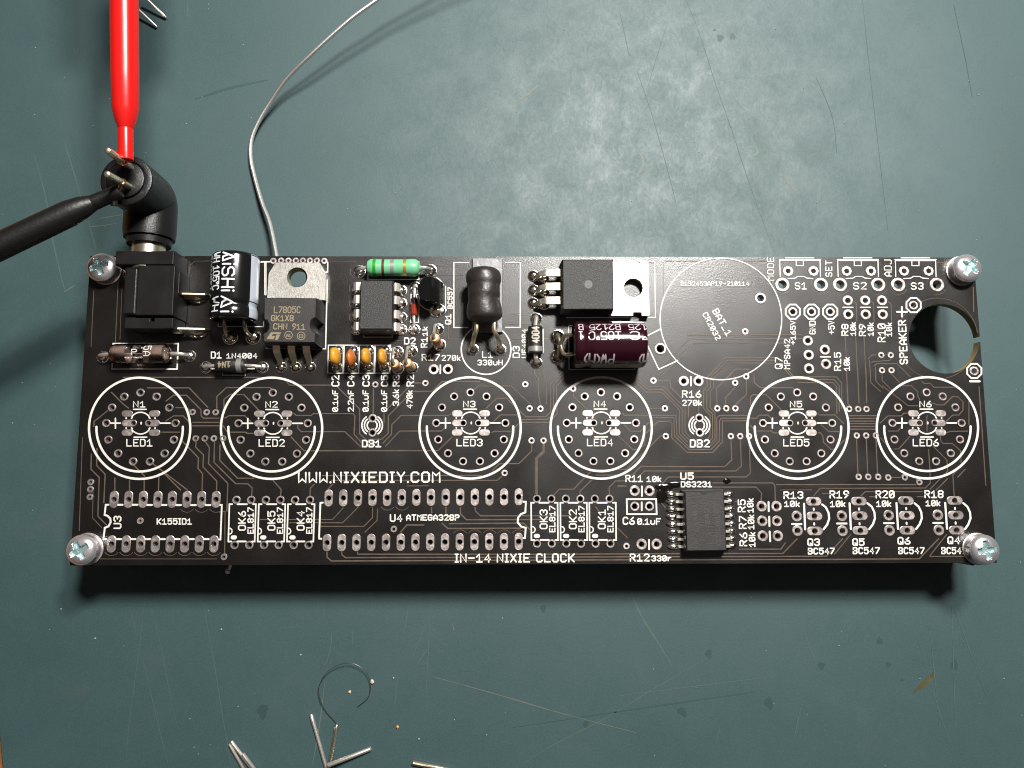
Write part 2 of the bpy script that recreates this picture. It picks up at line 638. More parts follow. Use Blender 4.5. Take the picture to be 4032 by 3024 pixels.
def outline(tl, lines, wd=16, mt='silk', parent=None, name='printed_outline'):
    for pl in lines:
        pts = [tl(*p)[:2] for p in pl]
        closed = len(pts) > 3 and (Vector(pts[0]) - Vector(pts[-1])).length < 1e-6
        vs_, fs = ribbon2d(pts, wd * 0.9 / tl.f / PPC(), closed)
        z = PRINT_Z + 0.0032 + 0.0003 * (_oz[0] % 5)
        _oz[0] += 1
        m = MB()
        m.add([(p.x, p.y, z) for p in vs_], fs)
        ln = sum((Vector(a) - Vector(b)).length for a, b in zip(pts[:-1], pts[1:]))
        m.build(name if ln > 0.12 else 'printed_dot', mt, parent, sharp=None)


def arc(cx, cy, r, a0, a1, n=24, ry=None):
    ry = ry or r
    return [(cx + r * math.cos(math.radians(a0 + (a1 - a0) * i / n)), cy + ry * math.sin(math.radians(a0 + (a1 - a0) * i / n)))
            for i in range(n + 1)]

# ------------------------------------------------------------------ the mat on the table
table = MB()
table.box((-60, -50, -3.0), (60, 60, -0.25))
tb = table.build('table_top', 'wood', loc=(0, 0, -3))
tag(tb, kind='structure')
e0, e1 = PX(-46, 2440, 0), PX(8, 3040, 0)
dd = (e1 - e0).normalized()
e00, e11 = e0 - dd * 30, e1 + dd * 30
mm_ = MB()
mm_.prism([(e00.x, e00.y), (e11.x, e11.y), (55, e11.y), (55, 55), (e00.x, 55)], -0.25, 0.0, bevel=0.03)
work_mat = mm_.build('work_mat', 'mat_surface')
tag(work_mat, kind='structure')


def scuff(tl, lines, wd, mt, name, z=0.0025):
    m = MB()
    for i, pl in enumerate(lines):
        P = [tl(u, v, 0) for u, v in pl]
        P2, _ = smooth_path([Vector((p.x, p.y, 0)) for p in P], [1] * len(P), 6)
        # a cut thins out towards its ends and wavers a little
        n = len(P2)
        Lf, Rt = offsets([Vector((p.x, p.y)) for p in P2], 1.0)
        vs_, fs = [], []
        for k in range(n):
            c = (Lf[k] + Rt[k]) / 2
            ww = wd * (0.35 + 0.65 * math.sin(math.pi * (k + 0.3) / (n - 0.4))) * random.uniform(0.6, 1.2)
            d = (Lf[k] - Rt[k]) * ww / 2
            vs_ += [(c.x + d.x, c.y + d.y, z + 0.0004 * (i % 9)), (c.x - d.x, c.y - d.y, z + 0.0004 * (i % 9))]
        fs = [[2 * k, 2 * k + 1, 2 * k + 3, 2 * k + 2] for k in range(n - 1)]
        m.add(vs_, fs)
    o = m.build(name, mt, work_mat, sharp=None)
    o['kind'] = 'stuff'


scuff(BL0, [[(630, 140), (600, 400), (560, 700), (545, 860)], [(655, 215), (700, 400), (730, 560), (770, 740)],
            [(610, 400), (680, 700), (725, 880)], [(870, 150), (920, 420), (965, 700), (1000, 904)],
            [(1435, 310), (1425, 400), (1400, 470)], [(1400, 170), (1400, 270)], [(1765, 200), (1745, 330)],
            [(1860, 180), (1850, 400), (1840, 600)], [(1835, 290), (1785, 420)], [(1845, 390), (1800, 460)],
            [(555, 190), (590, 330)], [(1720, 480), (1705, 640)], [(1525, 300), (1522, 370)]], 0.014, 'scratch', 'scratches')
scuff(BL0, [[(1405, 520), (1380, 720), (1350, 890)], [(1870, 510), (2000, 545), (2212, 605), (2380, 655), (2560, 703), (2750, 752)],
            [(1955, 280), (1960, 310)]], 0.02, 'scratch_pale', 'scratches')
scuff(BR0, [[(910, 390), (640, 545), (400, 690), (150, 820), (40, 895)], [(1210, 130), (1255, 290), (1300, 420), (1330, 480)],
            [(1155, 505), (880, 540), (400, 600)], [(1535, 125), (1430, 185)], [(1755, 350), (1800, 500), (1840, 640), (1880, 760), (1940, 900)],
            [(1805, 300), (1830, 560), (1845, 720)], [(1900, 200), (1905, 400), (1915, 740)], [(1910, 215), (1960, 350), (2050, 600)],
            [(1255, 600), (1215, 790)], [(900, 720), (880, 800)]], 0.014, 'scratch', 'scratches')
scuff(BR0, [[(510, 140), (560, 250), (610, 330), (690, 460)]], 0.045, 'scratch', 'scratches')
scuff(BR0, [[(1050, 575), (600, 640), (0, 730)]], 0.03, 'scratch_dark', 'scratches')
scuff(UR, [[(765, 0), (830, 170), (880, 330), (960, 560), (1050, 830), (1145, 1089)], [(1520, 0), (1545, 250), (1580, 560), (1630, 1000)],
           [(480, 50), (520, 240)], [(555, 310), (620, 500), (690, 750), (720, 870)], [(680, 110), (630, 270), (600, 370)],
           [(1320, 330), (1390, 500), (1410, 660)], [(1910, 20), (1960, 250), (1990, 420)]], 0.014, 'scratch_dark', 'scratches')
scuff(UR, [[(1180, 755), (1215, 800), (1240, 830)], [(1060, 630), (1070, 650), (1055, 670)], [(30, 440), (90, 400), (130, 365)],
           [(550, 760), (580, 700), (560, 650)]], 0.05, 'scratch_pale', 'scratches')
scuff(UL, [[(185, 840), (250, 1080), (290, 1320), (355, 1590)], [(350, 770), (420, 1000), (470, 1200)], [(480, 1200), (525, 1360)],
           [(400, 260), (415, 305)], [(1020, 20), (1025, 100)]], 0.03, 'scratch', 'scratches')
scuff(UL, [[(1060, 540), (1250, 480), (1460, 435)]], 0.06, 'scratch_dark', 'scratches')
scuff(UL, [[(480, 1235), (560, 1228), (640, 1215)], [(540, 1190), (600, 1180), (690, 1165)], [(350, 1590), (380, 1570), (415, 1550)]],
      0.025, 'scratch_pale', 'scratches')


def blotches(items, mt, name, z=0.0016):
    m = MB()
    for i, (tl, u, v, rx, ry, ang) in enumerate(items):
        c = tl(u, v, 0)
        n = 18
        ph = random.random() * 6
        vs_ = []
        for k in range(n):
            t = 2 * math.pi * k / n
            q = 1 + 0.16 * math.sin(3 * t + ph) + 0.1 * math.sin(5 * t + 2 * ph)
            x, y = rx * q * math.cos(t), ry * q * math.sin(t)
            a = math.radians(ang)
            vs_.append((c.x + x * math.cos(a) - y * math.sin(a), c.y + x * math.sin(a) + y * math.cos(a), z + 0.0003 * (i % 5)))
        m.add(vs_, [list(range(n))])
    o = m.build(name, mt, work_mat, sharp=None)
    o['kind'] = 'stuff'


blotches([(BR0, 1785, 535, 0.27, 0.05, 38)], 'stain', 'stain')
blotches([(BR0, 1588, 355, 0.06, 0.06, 0), (BR0, 1910, 460, 0.07, 0.09, 0), (BR0, 1335, 462, 0.07, 0.07, 0), (BR0, 735, 662, 0.1, 0.06, -40),
          (BR0, 1110, 625, 0.07, 0.11, 20), (BR0, 320, 716, 0.05, 0.07, 0), (BR0, 850, 410, 0.06, 0.08, 0), (BR0, 135, 215, 0.05, 0.07, 0),
          (BR0, 1685, 523, 0.03, 0.03, 0), (BR0, 1625, 458, 0.045, 0.05, 0), (UR, 910, 163, 0.07, 0.075, 0), (UR, 963, 157, 0.06, 0.065, 0),
          (UR, 886, 128, 0.03, 0.03, 0), (BL0, 1135, 660, 0.09, 0.13, 0)], 'stain_dark', 'stain')

dm = MB()
for k in range(170):
    p = PX(random.uniform(0, 4032), random.uniform(0, 3024), 0)
    if abs(p.x) < 8.2 and -3 < p.y < 3:
        continue
    dm.ball((p.x, p.y, 0.003), random.uniform(0.005, 0.014), 6)
for u, v in [(265, 217), (412, 344), (957, 305), (1300, 415), (1700, 515), (1720, 725), (1810, 778)]:
    p = BL0(u, v, 0)
    dm.ball((p.x, p.y, 0.004), 0.02, 6)
dust = dm.build('dust', 'dust')
tag(dust, 'tiny pale dust specks scattered over the green mat', 'dust', kind='stuff')

# ------------------------------------------------------------------ circuit board
board = thing('circuit_board', 'long black circuit board with white printing for six tubes', 'circuit board', (0, 0, ZB - BT))
HOLES = []          # (x, y, radius)
_padmesh = {}


def cm(zoom, tl=T1):
    return zoom / tl.f / PPC()


def add_obj(name, me, loc, parent):
    o = bpy.data.objects.new(name, me)
    COL.objects.link(o)
    o.parent = parent
    o.location = Vector(loc) - wloc(parent)
    return o


def pad(tl, u, v, r=44, hole=26, name='pad', sides=24):
    p = tl(u, v)
    R, Hh = cm(r, tl), cm(hole, tl)
    key = ('r', round(R, 3), round(Hh, 3), sides)
    if key not in _padmesh:
        m = MB()
        t = 0.013
        m.lathe([(0.0, R), (t * 0.7, R * 0.985), (t, R * 0.92), (t, Hh * 1.12), (t * 0.55, Hh * 1.0), (-BT, Hh * 0.97)], (0, 0, 0), (0, 0, 1), n=sides)
        _padmesh[key] = m.mesh(name, ['tin'], sharp=12)
    HOLES.append((p.x, p.y, Hh + 0.004))
    return add_obj(name, _padmesh[key], (p.x, p.y, ZB), board)


def via(tl, u, v, r=36, hole=15):
    return pad(tl, u, v, r, hole, 'via', 18)


def oval(tl, u, v, w_, h_, hole=27, name='oval_pad', dx=0.0):
    p = tl(u, v)
    a, b = cm(w_, tl) / 2, cm(h_, tl) / 2
    Hh = cm(hole, tl) if hole else 0
    hx = cm(dx, tl)
    key = ('o', round(a, 3), round(b, 3), round(Hh, 3), round(hx, 3))
    if key not in _padmesh:
        m = MB()
        n = 28
        rr = min(a, b)

        def stad(s):
            out = []
            for i in range(n):
                t = 2 * math.pi * i / n
                cx = (a - rr) * (1 if math.cos(t) > 1e-6 else -1 if math.cos(t) < -1e-6 else 0)
                cy = (b - rr) * (1 if math.sin(t) > 1e-6 else -1 if math.sin(t) < -1e-6 else 0)
                out.append((cx + (rr * s) * math.cos(t), cy + (rr * s) * math.sin(t)))
            return out
        t = 0.013
        rings = [(stad(1), 0), (stad(0.98), t * 0.7), (stad(0.9), t)]
        if Hh:
            circ = lambda q: [(hx + q * math.cos(2 * math.pi * i / n), q * math.sin(2 * math.pi * i / n)) for i in range(n)]
            rings += [(circ(Hh * 1.12), t), (circ(Hh), t * 0.5), (circ(Hh * 0.97), -BT)]
        vs_ = [(x, y, z) for ring, z in rings for x, y in ring]
        fs = [[k * n + i, k * n + (i + 1) % n, (k + 1) * n + (i + 1) % n, (k + 1) * n + i] for k in range(len(rings) - 1) for i in range(n)]
        if not Hh:
            fs.append([(len(rings) - 1) * n + i for i in range(n)])
        m.add(vs_, fs)
        _padmesh[key] = m.mesh(name, ['tin'], sharp=12)
    if Hh:
        HOLES.append((p.x + hx, p.y, Hh + 0.004))
    return add_obj(name, _padmesh[key], (p.x, p.y, ZB), board)


_tz = [0]


def traces(tl, lines, wd=15):
    for pl in lines:
        P = [Vector(tl(*p)[:2]) for p in pl]
        Lf, Rt = offsets(P, cm(wd, tl))
        l2, r2 = offsets(P, cm(wd, tl) * 0.55)
        n = len(P)
        h = 0.0052 + 0.0003 * (_tz[0] % 5)
        _tz[0] += 1
        m = MB()
        vs_ = [(p.x, p.y, ZB - 0.001) for p in Lf] + [(p.x, p.y, ZB + h) for p in l2] + [(p.x, p.y, ZB + h) for p in r2] + [(p.x, p.y, ZB - 0.001) for p in Rt]
        fs = []
        for i in range(n - 1):
            for k in range(3):
                fs.append([k * n + i, k * n + i + 1, (k + 1) * n + i + 1, (k + 1) * n + i])
        fs += [[0, n, 2 * n, 3 * n], [n - 1, 2 * n - 1, 3 * n - 1, 4 * n - 1]]
        m.add(vs_, fs)
        m.build('trace', 'trace', board, sharp=20)


def S(tl, *a, **k):
    return text(tl, *a, parent=board, **k)


def O(tl, lines, wd=16, **k):
    return outline(tl, lines, wd, parent=board, **k)


# --- the six tube places
NX = [(M1, 706, 598, 694, 654), (tile(1075.9 - 602 / 2.765, 1450), 602, 600, 586, 654), (M3, 702.5, 596, 694, 650),
      (M4, 602, 595, 599, 651), (M5, 1216, 597, 1219, 651), (M6, 1243, 596, 1245, 649)]
for i, (tl, cx, cy, ox, oy) in enumerate(NX):
    O(tl, [arc(ox, oy, 551, 0, 360, 72)], 27)
    O(tl, [arc(ox, oy, 470, -2, 182, 48)], 27)
    for dx, dy in [(-182, -288), (-5, -333), (170, -288), (-315, -169), (308, -169), (-377, 0), (376, 0), (-355, 180), (358, 180),
                   (-249, 330), (258, 330), (-86, 417), (98, 417)]:
        pad(tl, cx + dx, cy + dy, 45, 27)
    for sx in (-1, 1):
        for dy in (-104, 104):
            oval(tl, cx + sx * 149, cy + dy, 120, 72, 0, 'surface_pad')
        oval(tl, cx + sx * 125, cy, 160, 76, 25, 'oval_pad', dx=-sx * 42)
    n = str(i + 1)
    S(tl, 'N' + n, (cx - 85, cy - 170), (cx + 50, cy - 170), 72, wd=15)
    S(tl, 'LED' + n, (cx - 158, cy + 255), (cx + 128, cy + 255), 84, wd=17)
    O(tl, [[(cx - 78, cy - 150), (cx + 60, cy - 150)], [(cx - 72, cy + 153), (cx + 66, cy + 153)],
           arc(cx - 2, cy, 118, 218, 322, 14), arc(cx - 2, cy, 118, 38, 142, 14)], 16)
    O(tl, [[(cx - 330, cy), (cx - 222, cy)], [(cx - 275, cy - 52), (cx - 275, cy + 55)], [(cx + 214, cy), (cx + 318, cy)],
           [(cx + 5, cy - 8), (cx + 5, cy + 8)]], 18)
    O(tl, [[(cx + sx * 148 + (8 if sx > 0 else -10), cy + sy * 51), (cx + sx * 148 + (8 if sx > 0 else -10), cy + sy * 57)] for sx in (-1, 1) for sy in (-1, 1)]
      + [[(cx + sx * 100, cy + sy * 53), (cx + sx * 92, cy + sy * 60)] for sx in (-1, 1) for sy in (-1, 1)], 18)

# --- integrated circuit places
for x in (690, 848, 1007, 1167, 1322, 1483, 1642, 1800):
    oval(L0, x, 737, 95, 183, 27)
for x in (662, 822, 980, 1140, 1300, 1458, 1617, 1777):
    oval(L0, x, 1222, 95, 183, 27)
O(L0, [[(735, 795), (785, 795)], [(893, 795), (948, 795)], [(1050, 797), (1105, 797)], [(1210, 797), (1262, 797)], [(1368, 798), (1420, 798)],
       [(1530, 798), (1582, 798)], [(1690, 798), (1740, 798)], [(712, 1168), (770, 1168)], [(870, 1168), (925, 1168)], [(1030, 1168), (1085, 1168)],
       [(1190, 1168), (1245, 1168)], [(1350, 1168), (1405, 1168)], [(1508, 1168), (1560, 1168)], [(1667, 1168), (1722, 1168)],
       [(630, 795), (602, 795), (590, 905), (622, 915), (652, 945), (656, 985), (632, 1030), (592, 1045), (578, 1165), (608, 1168)],
       [(1845, 797), (1865, 797), (1850, 1172), (1832, 1172)]], 22)
S(L0, 'U3', (772, 1058), (772, 915), 88, wd=20)
S(L0, 'K155ID1', (1155, 1012), (1540, 1012), 72, wd=18)
for k in range(14):
    oval(L2, -431 + 159.1 * k, 446 - 1.0 * k, 92, 184, 27)
    oval(L2, -449 + 160.5 * k, 932 - 1.0 * k, 92, 184, 27)
O(L1, [[(1165, 495), (1140, 498), (1125, 885), (1150, 888)]], 22)
O(L2, [[(1690, 485), (1716, 485), (1710, 600), (1662, 620), (1630, 660), (1627, 710), (1665, 755), (1714, 770), (1706, 880), (1690, 880)]], 22)
S(L2, 'U4', (235, 705), (372, 705), 85, wd=20)
S(L2, 'ATMEGA328P', (412, 692), (995, 692), 70, wd=19)
S(L2, 'IN-14 NIXIE CLOCK', (940, 1149), (2249, 1146), 100, wd=22)
S(M2, 'WWW.NIXIEDIY.COM', (480, 1252), (2032, 1247), 124, wd=25)
for k, (tl, x0, y0, lab) in enumerate([(L1, 0, 0, 'OK6'), (L1, 320, 0, 'OK5'), (L1, 638, 0, 'OK4'), (L3, 102, -16, 'OK3'), (L3, 420, -16, 'OK2'), (L3, 735, -16, 'OK1')]):
    s_ = 0 if k > 2 else 1
    xl, xr, xb = 150 + x0, 438 + x0, (138 if s_ else 153) + x0
    xrb = (425 if s_ else 442) + x0
    O(tl, [[(xl + 30, 512 + y0), (xl, 512 + y0), (xb, 918 + y0), (xb + 30, 918 + y0)], [(xl + 88, 512 + y0), (xl + 190, 512 + y0)],
           [(xr - 30, 512 + y0), (xr, 512 + y0), (xrb, 918 + y0), (xrb - 28, 918 + y0)], [(xb + 100, 917 + y0), (xb + 190, 917 + y0)]], 20)
    O(tl, [arc(xb + 8, 805 + y0, 33, -80, 80, 8)], 14)
    O(tl, [[(xb + 48, 873 + y0), (xb + 72, 873 + y0)]], 48)
    S(tl, lab, (330 + x0, 800 + y0), (330 + x0, 585 + y0), 88, wd=18)
    S(tl, 'EL817', (415 + x0, 835 + y0), (415 + x0, 545 + y0), 70, wd=17)
for x in (225, 385, 545, 703, 863, 1025):
    pad(L1, x, 467, 45, 27)
for x in (205, 365, 525, 685, 848, 1010):
    pad(L1, x, 957, 45, 27)
for x in (315, 472, 630, 788, 945, 1105):
    pad(L3, x, 453, 44, 27)
for x in (316, 476, 635, 795, 953, 1115):
    pad(L3, x, 941, 45, 27)

# --- two-hole places
for tl, u, v in [(L3, 1380, 365), (L3, 1540, 367), (L3, 1455, 948), (L3, 1618, 948), (L4, 1378, 535), (L4, 1540, 535), (L4, 1385, 695), (L4, 1545, 695),
                 (L4, 1390, 858), (L4, 1553, 858), (L4, 1760, 643), (L4, 1768, 800), (L5, 315, 640), (L5, 322, 802), (L5, 825, 633), (L5, 834, 797),
                 (L5, 1360, 630), (L5, 1370, 795), (M4, 1498, 140), (M4, 1658, 140), (T3, 160, 1395), (T3, 315, 1395), (T6, 518, 645), (T6, 523, 797),
                 (T6, 708, 645), (T6, 713, 797), (T6, 890, 645), (T6, 898, 797), (T5, 1742, 1083), (T5, 1752, 1237), (T5, 1755, 1387), (T5, 1928, 1182),
                 (T5, 1940, 1337)]:
    pad(tl, u, v, 58, 29)
for tl, u, v in [(L3, 1380, 535), (L3, 1540, 535), (T5, 1578, 768), (T5, 1782, 768), (T5, 1985, 768), (T6, 1233, 697), (T6, 1893, 1413)]:
    pad(tl, u, v, 51, 29)
for tl, u, v in [(M2, 1292, 545), (M2, 1290, 700), (M4, 1668, 540), (M4, 1673, 700)]:
    pad(tl, u, v, 47, 26)
pad(T5, 1227, 620, 63, 37)
pad(T5, 138, 1170, 64, 42)
for tl, xs in ((T5, (1527, 1803, 1465, 1885)), (T6, (505, 770, 435, 850)), (T6, (1130, 1398, 1068, 1490))):
    for k, x in enumerate(xs):
        pad(tl, x, 325 if k < 2 else 473, 60 if k < 2 else 80, 28 if k < 2 else 47, sides=8 if k < 2 else 28)
O(L3, [[(1457, 318), (1457, 422)], [(1455, 492), (1455, 578)], [(1535, 900), (1535, 1002)], ], 20)
O(L3, [[(1292, 457), (1612, 457), (1618, 620), (1296, 620), (1292, 457)]], 22)
O(L4, [[(1452, 488), (1454, 588)], [(1459, 648), (1462, 750)], [(1464, 810), (1470, 915)]], 22)
O(M4, [[(1575, 92), (1575, 190)]], 18)
O(T3, [[(232, 1350), (232, 1440)]], 18)
O(T6, [[(465, 721), (572, 721)], [(655, 721), (762, 721)], [(840, 721), (948, 721)]], 15)
O(T5, [[(1880, 1260), (1988, 1260)]], 15)
for tl, a, b in ((L4, (1708, 1810), 728), (L5, (262, 365), 722), (L5, (772, 878), 718), (L5, (1308, 1412), 716)):
    O(tl, [[(a[0], b), (a[1], b)]], 22)
for tl, ov, ln, ar in [(L4, [(1942, 482), (1952, 642), (1957, 805)], [(1838, 508), (1850, 785)], [(2035, 515), (2075, 545), (2105, 605), (2112, 670), (2090, 735), (2050, 785)]),
                       (L5, [(500, 480), (510, 640), (517, 800)], [(398, 502), (412, 782)], [(592, 502), (640, 540), (668, 600), (674, 665), (652, 730), (612, 782)]),
                       (L5, [(1012, 475), (1022, 635), (1028, 797)], [(908, 500), (925, 780)], [(1105, 502), (1150, 540), (1178, 600), (1184, 665), (1160, 730), (1122, 782)]),
                       (L5, [(1543, 473), (1555, 632), (1565, 795)], [(1438, 498), (1458, 778)], [(1635, 500), (1680, 540), (1708, 600), (1714, 665), (1690, 730), (1655, 782)])]:
    for u, v in ov:
        oval(tl, u, v, 172, 94, 28)
    O(tl, [ln, ar], 24)
    O(tl, [[(ov[0][0] + 1, ov[0][1] + 78), (ov[0][0] + 2, ov[0][1] + 92)], [(ov[1][0] - 4, ov[1][1] + 78), (ov[1][0] - 3, ov[1][1] + 92)]], 22)
for tl, x, y in ((M2, 1288, 622), (M4, 1668, 622)):
    O(tl, [arc(x, y, 112, 125, 235, 16), arc(x, y, 112, -55, 55, 16), arc(x, y, 84, 128, 232, 14), arc(x, y, 84, -52, 52, 14), arc(x, y, 54, 132, 228, 10), arc(x, y, 54, -48, 48, 10)], 17)


def octagon(tl, u, v, r, wd=20):
    O(tl, [arc(u, v, r, 22.5, 382.5, 8)], wd)


for u in (1578, 1782, 1985):
    octagon(T5, u, 768, 84)
octagon(T6, 1233, 697, 84)
octagon(T6, 1893, 1413, 84)
O(T6, [[(1848, 1525), (1950, 1525)]], 26)
O(T6, [[(1052, 770), (1160, 770)], [(1105, 718), (1105, 822)]], 22)
for k, x0 in ((0, 1430), (1, 2061), (2, 2688)):        # push-button places
    O(T5, [[(x0, 200), (x0 + 448, 200)], [(x0 + 18, 213), (x0 + 430, 213)], [(x0 + 67, 183), (x0 + 378, 183)],
           [(x0 + 5, 205), (x0 + 10, 385)], [(x0 + 443, 205), (x0 + 448, 385)],
           [(x0 + 185, 222), (x0 + 185, 268), (x0 + 262, 268), (x0 + 262, 222)],
           [(x0 + 95, 408), (x0 + 170, 404), (x0 + 200, 385), (x0 + 270, 385), (x0 + 300, 402), (x0 + 365, 408)]], 12)
O(T5, [arc(795, 847, 662, 0, 360, 96)], 14)
O(T5, [[(140, 955), (-5, 1030)], [(-5, 1130), (120, 1395), (325, 1300)]], 16)
for k, x0 in enumerate((950, 1122, 1288, 1462)):
    O(T2, [[(x0, 1132), (x0 + 165, 1132), (x0 + 158, 1437), (x0 - 6, 1437), (x0, 1132)]], 14)
O(T2, [[(270, 225), (270, 585)], [(225, 225), (322, 225)], [(942, 230), (942, 335), (920, 340)], [(938, 425), (920, 1172), (270, 1165)]], 16)
O(T2, [[(1380, 355), (1380, 418), (1935, 418), (1935, 225), (1900, 225)]], 13)
O(T2, [[(1850, 580), (1845, 885), (1930, 885), (1940, 580), (1850, 580)]], 14)
O(T2, [[(1330, 985), (1330, 1045), (1645, 1045), (1645, 985)]], 10, mt='silk_dim')
O(T1, [[(545, 1115), (1252, 1115), (1240, 1392), (532, 1392), (545, 1115)]], 20)
O(T1, [[(1688, 905), (1688, 930), (2180, 930), (2180, 880)]], 14)
O(T1, [[(2150, 228), (2212, 228)], [(2195, 240), (2195, 580)]], 14)
O(T1, [[(580, 1385), (1660, 1385)][:0] or [(1600, 1390), (1660, 1390)], [(2000, 1390), (2080, 1390)], [(1735, 1430), (1735, 1460), (1980, 1460), (1980, 1430)]], 16)
traces(T1, [[(645, 310), (615, 1070)], [(600, 340), (565, 1100)]], 7)
O(T3, [[(540, 234), (380, 234), (380, 940), (530, 940)], [(945, 234), (1102, 234), (1100, 940), (945, 940)]], 15)
O(T3, [arc(730, 1180, 270, 0, 360, 60)], 17)
O(T3, [arc(100, 560, 190, -62, 62, 14, 185)[:5], arc(150, 570, 180, 95, 175, 14, 185), [(290, 490), (290, 745)]], 12)
O(T3, [[(1350, 960), (1350, 1210)], [(1185, 960), (1185, 1210)]], 12)
O(T4, [[(1245, 222), (1318, 222), (1328, 832), (1255, 832)], [(360, 832), (1120, 832)]], 14)
O(T4, [[(420, 918), (382, 918), (388, 1397), (1100, 1397), (1100, 1380)]], 12)

# --- lettering beside the places
for a in [(T1, 'D1', (1605, 1278), (1725, 1278), 78, 18), (T1, '1N4004', (1775, 1280), (2112, 1278), 62, 15), (T2, 'D2', (1772, 1125), (1900, 1125), 78, 18),
          (T2, 'R1', (2030, 1160), (2030, 1045), 76, 17), (T2, '1k', (2030, 1035), (2030, 930), 62, 15), (T3, 'Q1', (352, 908), (352, 790), 70, 16),
          (T3, 'BC557', (366, 738), (366, 500), 56, 14), (T3, 'R17', (28, 1303), (225, 1303), 76, 17), (T3, '270k', (245, 1303), (452, 1303), 64, 15),
          (T3, 'L1', (685, 1272), (805, 1272), 76, 17), (T3, '330uH', (635, 1353), (912, 1353), 64, 15), (T3, 'D3', (1098, 1272), (1098, 1140), 80, 17),
          (T3, 'UF4004', (1172, 1272), (1172, 955), 56, 14), (M2, 'C2', (932, 200), (932, 75), 88, 19), (M2, '0.1uF', (918, 475), (918, 235), 66, 16),
          (M2, 'C4', (1095, 200), (1095, 75), 80, 19), (M2, '2.2nF', (1090, 475), (1090, 235), 68, 16), (M2, 'C3', (1262, 200), (1262, 70), 82, 19),
          (M2, '0.1uF', (1250, 475), (1250, 235), 68, 16), (M2, 'C5', (1463, 200), (1463, 75), 80, 19), (M2, '0.1uF', (1452, 475), (1452, 235), 68, 16),
          (M2, 'R3', (1590, 200), (1590, 70), 80, 19), (M2, '3.6k', (1580, 410), (1580, 230), 70, 16), (M2, 'R2', (1745, 200), (1745, 70), 85, 19),
          (M2, '470k', (1728, 440), (1728, 240), 68, 16), (M2, 'DB1', (1175, 862), (1387, 862), 84, 22), (M4, 'DB2', (1563, 864), (1782, 864), 90, 23),
          (T5, '2132453AP19-210114', (355, 490), (1105, 488), 52, 12), (T5, 'BAT_1', (697, 762), (858, 1042), 78, 17), (T5, 'CR2032', (590, 795), (745, 1085), 64, 15),
          (T5, 'MODE', (1375, 430), (1375, 172), 76, 13), (T5, 'SET', (2008, 390), (2008, 210), 76, 14), (T6, 'ADJ', (997, 385), (997, 200), 86, 14),
          (T5, 'S1', (1600, 527), (1732, 527), 82, 16), (T6, 'S2', (575, 527), (724, 527), 82, 17), (T6, 'S3', (1203, 530), (1342, 530), 82, 17),
          (T5, '+165V', (1612, 1128), (1612, 865), 62, 15), (T5, 'GND', (1828, 1015), (1828, 865), 72, 15), (T5, '+5V', (2035, 1015), (2035, 865), 72, 15),
          (T5, 'Q7', (1468, 1392), (1468, 1262), 86, 17), (T5, 'MPSA42', (1552, 1395), (1552, 1065), 70, 16), (T5, 'R15', (2105, 1412), (2105, 1208), 80, 18),
          (T6, '10k', (542, 1412), (542, 1260), 70, 17), (T6, 'R8', (525, 1032), (525, 900), 78, 18), (T6, '10k', (608, 1030), (608, 880), 66, 16),
          (T6, 'R9', (715, 1035), (715, 900), 78, 18), (T6, '10k', (800, 1035), (800, 885), 68, 16), (T6, 'R10', (930, 1100), (930, 895), 90, 18),
          (T6, '10k', (1000, 1038), (1000, 885), 66, 16), (T6, 'SPEAKER', (1174, 1340), (1152, 855), 92, 20), (M4, 'R16', (1478, 322), (1690, 322), 82, 18),
          (M4, '270k', (1480, 410), (1697, 410), 66, 16), (M4, 'R11', (862, 1240), (1055, 1240), 80, 19), (M4, '10k', (1092, 1240), (1254, 1240), 68, 17),
          (M4, 'U5', (1460, 1215), (1607, 1215), 82, 20), (M4, 'DS3231', (1465, 1297), (1808, 1297), 68, 18), (L3, 'C6', (1248, 737), (1382, 737), 88, 20),
          (L3, '0.1uF', (1405, 737), (1664, 737), 74, 18), (L3, 'R12', (1325, 1137), (1542, 1137), 88, 20), (L3, '330r', (1560, 1135), (1778, 1133), 66, 18),
          (L4, 'R5', (1205, 600), (1205, 460), 88, 19), (L4, '10k', (1290, 605), (1290, 447), 74, 17), (L4, 'R7', (1215, 782), (1215, 640), 86, 19),
          (L4, '10k', (1298, 787), (1298, 625), 74, 17), (L4, 'R6', (1222, 970), (1222, 818), 86, 19), (L4, '10k', (1310, 980), (1310, 815), 74, 17),
          (L4, 'R13', (1615, 458), (1832, 455), 86, 20), (L4, '10k', (1622, 543), (1792, 543), 70, 18), (L4, 'Q3', (1875, 967), (2012, 967), 84, 20),
          (L4, 'BC547', (1880, 1060), (2172, 1058), 74, 19), (L5, 'R19', (180, 450), (394, 450), 88, 20), (L5, '10k', (185, 545), (354, 543), 72, 18),
          (L5, 'R20', (682, 450), (890, 448), 88, 20), (L5, '10k', (688, 543), (852, 542), 72, 18), (L5, 'R18', (1213, 447), (1422, 446), 88, 20),
          (L5, '10k', (1225, 536), (1387, 535), 70, 18), (L5, 'Q5', (428, 966), (562, 966), 84, 20), (L5, 'BC547', (432, 1056), (727, 1056), 78, 19),
          (L5, 'Q6', (920, 952), (1062, 952), 84, 20), (L5, 'BC547', (928, 1056), (1214, 1056), 78, 19), (L5, 'Q4', (1463, 947), (1602, 947), 84, 20),
          (L5, 'BC547', (1395, 1056), (1672, 1056), 78, 19)]:
    S(a[0], a[1], a[2], a[3], a[4], wd=a[5])

